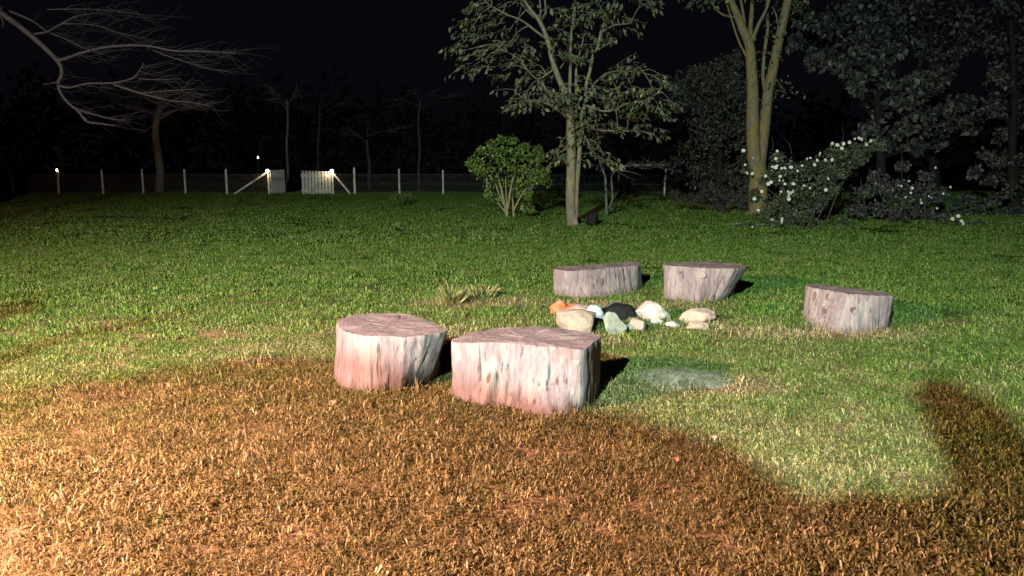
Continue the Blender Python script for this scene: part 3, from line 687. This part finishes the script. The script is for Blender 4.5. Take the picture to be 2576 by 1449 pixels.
crown2('foliage', [(1060,1090,60),(1100,1000,40),(1180,1080,60),(1250,1060,60),(1300,1110,60),(1380,1080,55),(1440,1120,50),(1230,1200,80),(1330,1200,70),(1260,940,35),(1390,1000,35),(1490,1090,30),(1000,1200,50),(1420,1220,50),(1150,1010,30),(1120,1180,50)],
    YR2, c3, .441, M_leafD, root, 15, .10, .065, .5, 9)
for q in [(1300,1033),(1240,1055),(1255,1062),(1205,1075),(1208,1087),(1318,1073),(1310,1100),(1365,1140),(1370,1158),(1495,1105),(1412,1120),(1535,1068),(1450,957),(1460,1188),(1280,1125)]:
    petals(P(*c3(*q), YR2 - .55), random.uniform(.026, .045), root)
YR3 = 20.5
root = empty('flowering_plant', (P(*c3(1580, 1290), YR3).x, YR3, 0), 'low dark plant with four white flowers at the far right edge of the lawn', 'plant')
V = []; Fc = []
for q in [(1580,1233),(1547,1249),(1600,1265),(1640,1250)]: branch_tree(V, Fc, [(1590, 1300), q], YR3, c3, .01, .005, 4, -.2)
mesh('stems', V, Fc, M_barkl, root, True)
crown2('foliage', [(1560,1270,30),(1640,1280,45),(1720,1290,50),(1500,1240,25)], YR3, c3, .441, M_leafD, root, 9, .07, .04, .3, 7)
for q in [(1580,1233),(1547,1249),(1598,1262),(1606,1275)]: petals(P(*c3(*q), YR3 - .4), .055, root)

# --- dark trees behind, right
def bigtree(name, label, Y, blobs, conv, px, m, per, size, wd, dyr, trunkpx, r, cat='tree', sub=9, branches=()):
    g = G(*conv(*trunkpx[0])) if False else P(*conv(*trunkpx[0]), Y)
    root = empty(name, (g.x, Y, 0), label, cat, 'dark trees behind the lawn at the right')
    V = []; Fc = []; tp = [(Vector((g.x, Y, -.1)), r)] + [(P(*conv(*q), Y), r * .6 * (1 - .7 * (i + 1) / len(trunkpx))) for i, q in enumerate(trunkpx[1:])]
    limb(V, Fc, tp, 9, 4); top = [p for p, _ in tp]
    for (cx, cy, rr) in blobs[::6]:
        c = P(*conv(cx, cy), Y); s = min(top, key=lambda p: (p - c).length + max(0, p.z - c.z) * 2)
        limb(V, Fc, [(s, r * .2), ((s + c) / 2 + Vector((0, 0, -.1)), r * .1), (c, .02)], 5, 3)
    mesh('trunk', V, Fc, M_barkd, root, True)
    crown2('crown', blobs, Y, conv, px, m, root, per, size, wd, dyr, sub); return root
bigtree('dark_tree', 'dark dense rounded tree behind the twin trunk, reaching to the ground', 29,
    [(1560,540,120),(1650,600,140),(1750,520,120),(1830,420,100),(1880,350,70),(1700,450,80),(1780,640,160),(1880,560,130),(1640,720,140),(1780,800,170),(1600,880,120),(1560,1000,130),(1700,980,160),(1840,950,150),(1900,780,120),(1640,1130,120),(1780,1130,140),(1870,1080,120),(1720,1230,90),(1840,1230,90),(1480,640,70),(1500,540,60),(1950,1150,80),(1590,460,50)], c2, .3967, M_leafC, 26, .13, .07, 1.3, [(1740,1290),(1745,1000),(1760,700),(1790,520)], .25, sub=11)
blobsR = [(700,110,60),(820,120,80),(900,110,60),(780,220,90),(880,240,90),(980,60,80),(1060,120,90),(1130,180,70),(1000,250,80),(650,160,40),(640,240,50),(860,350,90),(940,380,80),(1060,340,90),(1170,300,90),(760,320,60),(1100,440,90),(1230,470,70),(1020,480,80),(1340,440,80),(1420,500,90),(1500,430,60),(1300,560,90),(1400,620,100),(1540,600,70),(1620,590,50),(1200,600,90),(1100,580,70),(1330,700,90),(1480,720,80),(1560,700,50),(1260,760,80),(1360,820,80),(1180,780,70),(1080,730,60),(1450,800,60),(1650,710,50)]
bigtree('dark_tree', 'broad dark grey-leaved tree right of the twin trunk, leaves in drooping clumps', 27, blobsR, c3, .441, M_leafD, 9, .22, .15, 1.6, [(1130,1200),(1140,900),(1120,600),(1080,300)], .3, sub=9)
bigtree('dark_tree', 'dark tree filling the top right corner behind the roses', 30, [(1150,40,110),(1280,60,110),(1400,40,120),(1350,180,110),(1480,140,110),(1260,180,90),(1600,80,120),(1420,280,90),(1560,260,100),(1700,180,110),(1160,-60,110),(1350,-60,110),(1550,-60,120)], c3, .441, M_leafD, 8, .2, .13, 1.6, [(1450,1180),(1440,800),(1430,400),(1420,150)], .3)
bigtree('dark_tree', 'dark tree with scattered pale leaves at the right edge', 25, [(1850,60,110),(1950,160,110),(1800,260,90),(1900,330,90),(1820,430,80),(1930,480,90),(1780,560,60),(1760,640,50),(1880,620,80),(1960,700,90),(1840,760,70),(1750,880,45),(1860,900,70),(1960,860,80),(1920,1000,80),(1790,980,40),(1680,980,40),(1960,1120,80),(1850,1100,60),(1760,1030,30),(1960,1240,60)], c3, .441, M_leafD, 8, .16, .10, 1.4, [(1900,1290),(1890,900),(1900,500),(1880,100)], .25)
# lower dark shrubs along the right and behind
bigtree('dark_shrub', 'dark brushy shrub at the foot of the twin trunk, behind it at the left', 25.5, [(1480,1240,40),(1600,1270,50),(1720,1290,50),(1800,1260,50),(1880,1240,50),(1900,1300,50),(1540,1260,40),(1760,1330,40)], c2, .3967, M_leafC, 12, .12, .03, .5, [(1740,1340),(1750,1280)], .05, cat='shrub')
bigtree('dark_shrub', 'low dark shrub under the right edge trees', 24, [(1580,1180,60),(1700,1200,70),(1820,1210,70),(1930,1230,70),(1650,1120,50),(1500,1200,40),(1780,1130,50)], c3, .441, M_leafD, 9, .12, .07, .8, [(1750,1270),(1750,1200)], .06, cat='shrub')
bigtree('dark_shrub', 'dark shrub between the two rose bushes, set behind them', 25, [(880,1180,70),(960,1120,70),(1040,1220,60),(900,1060,60),(1000,1040,50),(830,1230,50),(1100,1230,60)], c3, .441, M_leafD, 8, .12, .07, .7, [(960,1250),(960,1150)], .06, cat='shrub')

# --- bent leafless sapling / arch behind the tree
YA = 24.0
root = empty('arched_sapling', (P(*c2(1025, 1350), YA).x, YA, 0), 'thin arching branch over two slim stems, right of the leafy tree', 'small tree')
V = []; Fc = []
for path, r0, r1 in [([(1030,1360),(1025,1240),(1020,1130),(1000,1070),(985,1030)], .05, .02), ([(1045,1320),(1065,1260),(1062,1180),(1060,1120),(1090,1080),(1150,1050),(1240,1045),(1330,1045),(1390,1050)], .035, .015), ([(1062,1270),(1085,1240),(1100,1215)], .015, .006)]:
    branch_tree(V, Fc, path, YA, c2, r0, r1, 6, .3)
for i in range(46):
    t = random.random(); x = 1060 + 330 * t; y = 1045 + 40 * (1 - t) ** 3; a = P(*c2(x, y), YA + .2); d = Vector((random.gauss(.1, .3), random.gauss(0, .2), random.gauss(.02, .14)))
    tube(V, Fc, [a, a + d * .5, a + d], [.007, .005, .003], 3)
mesh('trunk', V, Fc, M_bark3, root, True)
crown2('twig_leaves', [(1180,1030,30),(1260,1040,30),(1100,1070,20),(1330,1050,25),(1010,1060,25),(960,1060,25),(900,1060,20)], YA, c2, .3967, M_leafC, root, 8, .07, .03, .2, 5)

# --- windswept dark tree hanging in at the left, trunk out of frame
YL = 15.0
root = empty('windswept_tree', (P(-330, 560, YL).x, YL, 0), 'dim windswept tree with bare sweeping boughs hanging into the top left', 'tree')
V = []; Fc = []; WV = []; WF = []
def bl(path, r0, r1, dy=0, wisps=0, up=0):
    q = branch_tree(V, Fc, path, YL, c1, r0, r1, 7, dy, 5)
    for i in range(int(wisps * .33)):
        p, r = random.choice(q[len(q) // 5:]); d = Vector((random.uniform(.3, .85), random.gauss(0, .35), random.gauss(up, .16)))
        d2 = Vector((0, 0, random.gauss(-.04, .10)))
        tube(WV, WF, [p, p + d * .33 + d2 * .6, p + d * .66 + d2 * .5, p + d + d2 * -.6], [.0026, .0024, .0018, .0008], 3)
    return q
V.append(Vector((0,0,0))); V.pop()
limb(V, Fc, [(Vector((P(-330,560,YL).x, YL, -.1)), .28), (P(-330, 300, YL), .22), (P(-260, 60, YL), .16), (P(-120, -60, YL), .09), (P(0, 20, YL), .056)], 10, 5)
bl([(0,80),(100,150),(200,230),(290,310),(350,370),(385,420),(390,480),(370,520),(380,580),(430,650),(500,710),(550,770),(640,785),(730,797)], .055, .010, .3, 60, -.05)
bl([(370,385),(450,360),(520,335),(700,295),(920,290),(1100,322),(1300,325),(1500,338)], .03, .006, -.4, 150)
bl([(380,545),(440,555),(560,530),(720,525),(840,495),(890,440),(910,400)], .022, .006, .2, 90)
bl([(720,535),(850,580),(1000,620),(1100,640),(1210,650),(1340,675)], .016, .005, 0, 110)
bl([(900,590),(1000,580),(1100,572),(1210,568)], .010, .004, 0, 40)
bl([(930,300),(1050,350),(1200,400),(1340,440)], .010, .004, 0, 50)
bl([(550,760),(480,690),(620,730),(780,765)], .008, .004, 0, 20)
bl([(500,700),(620,735),(700,755),(790,762)], .010, .004, .1, 30)
bl([(375,520),(320,528),(270,535)], .012, .005, 0, 10); bl([(220,215),(300,200),(400,145),(480,105),(560,88)], .02, .006, 0, 60, .05)
bl([(60,70),(200,130),(300,200),(400,240),(520,300),(650,340)], .02, .006, .3, 80); bl([(0,100),(20,140),(15,175)], .012, .006)
bl([(400,150),(600,160),(760,210),(900,240)], .010, .004, .3, 70); bl([(300,60),(600,60),(900,90)], .010, .004, .3, 70)
bl([(880,500),(1000,505),(1150,498)], .008, .004, .1, 30)
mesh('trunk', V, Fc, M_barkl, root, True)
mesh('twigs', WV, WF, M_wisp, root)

# --- pine trunk beyond the fence at the left
def far_tree(name, label, px, pybase, pytop, Y, r0, r1, lean=(), tops=0, m=None):
    g = P(px, pybase, Y); root = empty(name, (g.x, Y, 0), label, 'tree', 'trees beyond the fence')
    V = []; Fc = []; pts = [(Vector((g.x, Y, -.1)), r0)]
    steps = [(pybase + (pytop - pybase) * t) for t in (.25, .5, .75, 1)]
    for i, yy in enumerate(steps): pts.append((P(px + (lean[i] if lean else 0), yy, Y), r0 + (r1 - r0) * (i + 1) / 4))
    q = limb(V, Fc, pts, 8, 4)
    for i in range(tops):
        p = pts[-1][0] + Vector((0, 0, random.uniform(-.8, .2))); a = random.uniform(-1, 1); d = Vector((a * 2.2, random.gauss(0, .8), 1.1 - abs(a) * .5 + random.gauss(0, .2)))
        limb(V, Fc, [(p, r1 * .5), (p + d * .4 + Vector((0, 0, .1)), r1 * .3), (p + d, .02)], 5, 3)
        for _ in range(8):
            s = p + d * random.uniform(.4, 1); e = Vector((random.gauss(a * .9, .5), random.gauss(0, .4), random.gauss(.15, .25))); tube(V, Fc, [s, s + e * .5, s + e], [.02, .014, .006], 3)
    mesh('trunk', V, Fc, m or M_barkl, root, True); return root
far_tree('bare_tree', 'dim stout bare tree trunk behind the fence at the left, flaring at its top', 400, 487, 262, 43.5, .24, .17, (3, -5, -9, 5), 12, M_bark3)
far_tree('bare_tree', 'thin pale trunk behind the fence, standing near the middle', 1054, 487, 250, 46, .09, .05, (-1, 2, -2, 4), 4)
far_tree('bare_tree', 'faint thin trunk behind the fence just left of the gateway', 722, 487, 250, 48, .10, .05, (2, -1, 2, 0), 3, M_bark3)
far_tree('bare_tree', 'faint thin trunk behind the fence above the picket gate', 798, 487, 260, 50, .10, .05, (2, 2, 5, 6), 3)
far_tree('bare_tree', 'faint trunk behind the fence between the gate and the middle pale trunk', 928, 487, 350, 47, .14, .08, (-1, 2, -3, -5), 4)

# far-off wood that closes the view beyond the fence
LC = []; LD = []
for i in range(150):
    x = -75 + 150 * i / 150 + random.uniform(-1, 1); y = 66 + random.uniform(-4, 6); hh = random.uniform(5, 9)
    q = rng.normal(size=(110, 3)); q /= np.linalg.norm(q, axis=1, keepdims=True)
    pp = np.array([x, y, hh * .5]) + q * rng.uniform(.3, 1, 110)[:, None] * np.array([1.6, 1.6, hh * .55]); pp[:, 2] = np.maximum(pp[:, 2], .1)
    LC.append(pp); LD.append(q + rng.normal(size=(110, 3)) * .5)
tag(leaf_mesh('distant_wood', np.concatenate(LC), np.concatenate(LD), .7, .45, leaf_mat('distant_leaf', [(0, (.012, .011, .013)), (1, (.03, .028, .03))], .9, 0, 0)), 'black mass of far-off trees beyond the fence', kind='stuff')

# ------------------------------------------------------------------ fence, gates, lamps
YF = 40.8
def box(V, Fs, c, s, rot=None):
    b = len(V)
    for x in (-1, 1):
        for y in (-1, 1):
            for z in (-1, 1):
                v = Vector((x * s[0] / 2, y * s[1] / 2, z * s[2] / 2))
                if rot: v = rot @ v
                V.append(v + Vector(c))
    Fs += [tuple(b + i for i in f) for f in ((0, 1, 3, 2), (4, 6, 7, 5), (0, 4, 5, 1), (2, 3, 7, 6), (0, 2, 6, 4), (1, 5, 7, 3))]
def bar(V, Fs, a, b, w_, t=None):
    d = b - a; q = d.to_track_quat('Z', 'Y').to_matrix(); box(V, Fs, (a + b) / 2, (w_, t or w_, d.length), q)
posts = [(-60, 0), (35, -4), (148, 2), (260, 0), (361, 0), (467, 0), (571, 0), (677, 0), (838, 0), (893, 0), (1005, 0), (1115, 0), (1225, 0), (1335, 0), (1440, 0), (1550, 0), (1661, 1), (1770, 0)]
fence = empty('fence', (P(467, 487, YF).x, YF, 0), 'low fence of white posts with dark wire mesh across the far end of the lawn', 'fence')
pp = []
for px, ln in posts:
    x = P(px, 487, YF).x; dy = -1.2 * max(0, (px - 1200) / 500); y = YF + dy; pp.append((px, x, y))
    V = []; Fs = []; top = 1.26 + random.uniform(-.05, .05)
    if px == 893: top = 1.36
    r = .055 if px in (677, 838) else random.uniform(.048, .058)
    tube(V, Fs, [Vector((x, y, -.1)), Vector((x + ln * .01, y, top * .5)), Vector((x + ln * .035, y, top)), Vector((x + ln * .035, y, top + .015))], [r, r, r * .97, r * .6], 10)
    mesh('post', V, Fs, M_post, fence, True)
for i in range(len(pp) - 1):
    (pa, xa, ya), (pb, xb, yb) = pp[i], pp[i + 1]
    if pa == 677: continue
    V = []; Fs = []
    A = Vector((xa, ya + .06, 0)); B = Vector((xb, yb + .06, 0)); L = (B - A).length; D = (B - A) / L; hh = 1.02
    for z in (.05, .55, hh): tube(V, Fs, [A + Vector((0, 0, z)), (A + B) / 2 + Vector((0, 0, z - .015)), B + Vector((0, 0, z))], .006, 4)
    st = .085; k = -hh
    while k < L:
        for sg in (1, -1):
            a0, a1 = (k, 0), (k + hh, hh)
            if a0[0] < 0: a0 = (0, -k)
            if a1[0] > L: a1 = (L, L - k)
            if a1[1] <= a0[1]: continue
            za, zb = (a0[1], a1[1]) if sg == 1 else (hh - a0[1], hh - a1[1])
            p, q = A + D * a0[0] + Vector((0, .004 * sg, za + .03)), A + D * a1[0] + Vector((0, .004 * sg, zb + .03))
            tube(V, Fs, [p, q], .0034, 3)
        k += st
    tag(mesh('wire_mesh', V, Fs, M_wire, fence), kind='stuff')
for (xa, za, xb, zb) in ((677, 1.12, 588, 0.0), (838, 1.08, 883, 0.0)):
    V = []; Fs = []; a = P(xa, 487, YF); b = P(xb, 487, YF)
    bar(V, Fs, Vector((a.x + (.05 if xb > xa else -.05), YF - .03, za)), Vector((b.x, YF - .03, zb)), .10, .08); mesh('brace', V, Fs, M_post, fence)
# gate leaves: rails, stiles and pickets each a part
def gate(label, hinge, out, n, hgt, slope=0, gap=.045):
    L = (out - hinge).length; D = (out - hinge) / L; root = empty('gate_leaf', (hinge.x, hinge.y, 0), label, 'gate', 'the two leaves of the garden gate')
    pw = L / n
    q = Vector((D.x, D.y, 0)).to_track_quat('X', 'Z').to_matrix()
    nrm = Vector((D.y, -D.x, 0)); nrm = nrm if nrm.y < 0 else -nrm
    for i in range(n):
        c = hinge + D * (pw * (i + .5)); V = []; Fs = []; h_ = hgt + slope * (i / n) - .0
        z0 = .06 + .01 * math.sin(i * 2.1); box(V, Fs, c + nrm * .02 + Vector((0, 0, (h_ + z0) / 2)), (pw - gap, .02, h_ - z0), q)
        mesh('picket', V, Fs, M_white, root)
    for z in (.22, .98):
        V = []; Fs = []; box(V, Fs, hinge + D * L / 2 - nrm * .005 + Vector((0, 0, z)), (L, .03, .13), q); mesh('rail', V, Fs, M_white, root)
    V = []; Fs = []; bar(V, Fs, hinge + D * .08 - nrm * .005 + Vector((0, 0, .9)), hinge + D * (L - .08) - nrm * .005 + Vector((0, 0, .3)), .09, .026); mesh('brace', V, Fs, M_white, root)
    return root
hg = P(838, 487, YF - .02); hg.x -= .09; og = P(759, 490, 39.6); hg.z = og.z = 0
gate('white picket gate leaf right of the gateway, half open with slits between its boards', hg, og, 9, 1.17, .06, .05)
hg = P(677, 487, YF - .02); hg.x += .09; og = P(717, 487, 42.0); hg.z = og.z = 0
gate('white gate leaf left of the gateway, swung away so its boards look closed', hg, og, 8, 1.23, .03, .012)
def emit(name, c, s):
    m, n, b = mat(name); b.inputs['Emission Color'].default_value = (*c, 1); b.inputs['Emission Strength'].default_value = s; return m
M_glint = emit('glint_glow', (1, .80, .45), 12); M_glow = emit('glowing_lens', (1, .80, .48), 9); M_cool = emit('floodlight_lens', (.9, 1, .95), 5); M_warm = emit('lantern_glass_glow', (1, .6, .3), 5)
def sphere(name, c, r, m, parent, s=(1, 1, 1)):
    bm = bmesh.new(); bmesh.ops.create_uvsphere(bm, u_segments=14, v_segments=9, radius=r)
    for v in bm.verts: v.co = Vector((v.co.x * s[0], v.co.y * s[1], v.co.z * s[2])) + Vector(c)
    me = bpy.data.meshes.new(name); bm.to_mesh(me); bm.free(); return link(name, me, m, parent)
for px, side, lb in ((677, 1, 'lit round lamp on the gatepost left of the gateway'), (838, 1, 'lit round lamp on the gatepost right of the gateway')):
    x = P(px, 487, YF).x
    root = empty('gate_lamp', (x, YF - .06, 1.3), lb, 'lamp', 'lamps on the gateposts')
    V = []; Fs = []; tube(V, Fs, [Vector((x, YF - .03, 1.24)), Vector((x, YF - .03, 1.285)), Vector((x, YF - .03, 1.30))], [.05, .05, .03], 10); tube(V, Fs, [Vector((x, YF - .10, 1.24)), Vector((x, YF - .03, 1.26))], .02, 6)
    mesh('bracket', V, Fs, M_metal, root)
    sphere('bulb_or_glint', (x + .01, YF - .15, 1.19), .09, M_glow, root, (1, .8, 1.05))
    lamp('gate_lamp_light', 'POINT', (x, YF - .32, 1.19), (1, .72, .38), 16, .08)
root = empty('glint_bead', (P(148, 432, YF).x, YF - .05, 1.2), 'tiny white glint, made to glow, on a fence post at the far left', 'lamp')  # a glint given its own glow; no lamp known on this post
x = P(146, 432, YF).x; sphere('bulb_or_glint', (x, YF - .10, 1.24), .055, M_glint, root, (.7, .6, 1.3)); V = []; Fs = []; tube(V, Fs, [Vector((x, YF - .1, 1.16)), Vector((x, YF, 1.16))], .02, 6); mesh('bracket', V, Fs, M_metal, root)
root = empty('glint_bead', (P(649, 396, 50).x, 50, 0), 'tiny faint white glint, made to glow, beyond the fence, up left of the gateway', 'lamp')  # second glint as a glowing bead, carried by an added pole
q = P(649, 396, 50); sphere('bulb_or_glint', q, .06, M_glint, root, (.7, .7, 1.2)); V = []; Fs = []; tube(V, Fs, [Vector((q.x, q.y, -.1)), Vector((q.x, q.y, q.z - .05))], .03, 6); mesh('pole', V, Fs, M_metal, root)

# ------------------------------------------------------------------ small plants and bits on the lawn
def tuft_plant(name, label, at, r, h, n, m, cat='plant'):
    C = []; D = []
    for _ in range(n):
        a = random.uniform(0, 6.283); q = r * math.sqrt(random.random()) * .55; C.append((at.x + math.cos(a) * q, at.y + math.sin(a) * q, random.uniform(0, h * .45))); D.append((math.cos(a) * .7, math.sin(a) * .7, random.uniform(.5, 1.3)))
    return tag(leaf_mesh(name, C, D, rng.uniform(h * .35, h * .8, n), rng.uniform(.008, .022, n), m), label, cat)
M_dry = leaf_mat('dry_grass_leaf', [(0, (.08, .10, .03)), (.5, (.22, .23, .09)), (1, (.42, .36, .19))])
o = tuft_plant('leafy_plant', 'small bright green leafy clump alone on the far lawn', G(1010, 516), .5, .55, 420, M_leafB)
tuft_plant('weed_clump', 'tall pale dry grass clump on the lawn above the gap between the front stumps', G(1133, 762), .26, .24, 110, M_dry)
tuft_plant('weed_clump', 'low dry grass clump just right of the tall pale one', G(1215, 748), .30, .18, 110, M_dry)
o = rock(lambda a, b: (a, b), 1476, 541, 1508, 573, M_char, 'small black spot, modelled as a lump, on the lawn just right of the leafy tree trunk', 33, .8, name='black_spot', cat='lump'); del o['group']  # solid black shape modelled for a dark spot beside the trunk
def litter(px, py, s, m, label):
    g = G(px, py); a = random.uniform(0, 6.28); V = []; Fs = []
    for i in range(8):
        t = i / 8 * 6.283; r = s * .6 * (.35 + .65 * abs(math.cos(t))); V.append((g.x + math.cos(t + a) * r, g.y + math.sin(t + a) * r, .035 + .012 * math.sin(t * 2)))
    V.append((g.x, g.y, .045)); Fs = [(8, i, (i + 1) % 8) for i in range(8)]
    return tag(mesh('fallen_leaf', V, Fs, m), label, 'leaf', 'fallen leaves on the lawn')
M_lf = simple('orange_leaf', (.5, .2, .08)); M_lp = simple('pink_leaf', (.45, .22, .17))
litter(1486, 576, .07, M_lf, 'orange fallen leaf just in front of the black lump')
litter(1140, 597, .05, M_lf, 'tiny orange fallen leaf on the dark lawn below the green bush')
litter(673, 1033, .03, M_lp, 'pink fallen leaf on the brown grass left of the round stump')
litter(838, 1024, .045, M_lp, 'larger pink fallen leaf on the brown grass just below the round stump left edge')
litter(1795, 1115, .035, M_splinter, 'pale dry leaf on the grass right below the widest stump')
litter(1700, 1170, .03, M_lp, 'pale pink leaf at the edge of the brown grass shadow')

# ------------------------------------------------------------------ behind the camera: lamp fixtures and unseen shapes added to cast the lawn shadows
root = empty('floodlight_pole', (FLOOD.x, FLOOD.y - .3, 0), 'tall pole with a white floodlight behind the viewer', 'floodlight')
V = []; Fs = []; tube(V, Fs, [Vector((FLOOD.x, FLOOD.y - .35, -.2)), Vector((FLOOD.x, FLOOD.y - .35, 6.2))], [.07, .05], 12); mesh('pole', V, Fs, M_metal, root)
V = []; Fs = []; box(V, Fs, (FLOOD.x, FLOOD.y - .24, 6.0), (.36, .12, .28)); mesh('housing', V, Fs, M_metal, root)
root = empty('lantern_post', (WARM.x - .16, WARM.y, 0), 'dark post with a warm lantern just left of the frame', 'lamp')
V = []; Fs = []; tube(V, Fs, [Vector((WARM.x - .3, WARM.y, -.2)), Vector((WARM.x - .3, WARM.y, 2.7)), Vector((WARM.x - .05, WARM.y, 2.78)), Vector((WARM.x, WARM.y, 2.70))], [.05, .04, .02, .02], 10); mesh('post', V, Fs, M_metal, root)
V = []; Fs = []; tube(V, Fs, [Vector((WARM.x, WARM.y, 2.70)), Vector((WARM.x, WARM.y, 2.66)), Vector((WARM.x, WARM.y, 2.51))], [.03, .06, .24], 24); Fs.pop(); mesh('cap', V, Fs, M_metal, root)  # unseen cap widened to keep the lantern's light off the upper boughs
YHG = -2.2
def occ(px, py):
    g = G(px, py, .02); s = (YHG - FLOOD.y) / (g.y - FLOOD.y); return FLOOD + (g - FLOOD) * s
prof = [(-900, 1020), (0, 988), (120, 990), (200, 982), (400, 952), (560, 928), (700, 922), (840, 925), (950, 945), (1130, 985), (1300, 1020), (1450, 1055), (1600, 1080), (1760, 1120), (1900, 1170), (2010, 1250), (2100, 1315), (2150, 1305), (2250, 1290), (2350, 1296), (2440, 1290), (2470, 1235), (2430, 1165), (2385, 1095), (2345, 1025), (2360, 990), (2410, 970), (2470, 990), (2525, 1050), (2570, 1110), (2640, 1140), (2900, 1160), (3600, 1180)]  # outline projected back from the shadow edge, for an added unseen caster
pts = [occ(*q) for q in prof]; pts = [Vector((p.x, p.z)) for p in pts]
V = []; Fs = []
blocker = [occ(-260, 1010), occ(-60, 940), occ(60, 880), occ(200, 838), occ(400, 800), occ(470, 789)]  # unseen rod added only to throw the dark band at the left
limb(V, Fs, [(p, .055 - .007 * i) for i, p in enumerate(blocker)], 8, 3); tag(mesh('shadow_bar', V, Fs, M_barkl), 'unseen bent rod added behind the viewer to cast a shadow band', 'blocker')
dense = []
for i in range(len(pts) - 1):
    k = max(1, int((pts[i + 1] - pts[i]).length / .05))
    for j in range(k):
        p = pts[i].lerp(pts[i + 1], j / k); dense.append(p + Vector((mn.noise(Vector((p.x * 9, p.y * 9, 1))), mn.noise(Vector((p.x * 9, p.y * 9, 8))))) * .03)
dense.append(pts[-1]); dense += [Vector((pts[-1].x, -.05)), Vector((pts[0].x, -.05))]
bm = bmesh.new(); vs = [bm.verts.new((p.x, YHG + .14, p.y)) for p in dense]; f = bm.faces.new(vs)
r_ = bmesh.ops.extrude_face_region(bm, geom=[f]); bmesh.ops.translate(bm, verts=[v for v in r_['geom'] if isinstance(v, bmesh.types.BMVert)], vec=(0, -.28, 0))
bmesh.ops.recalc_face_normals(bm, faces=bm.faces)
me = bpy.data.meshes.new('shadow_slab'); bm.to_mesh(me); bm.free()
tag(link('shadow_slab', me, simple('shadow_slab_dark', (.03, .05, .02), .9, .1, .4, 20)), 'unseen dark slab added behind the viewer, outlined to cast the foreground shadow', 'occluder')
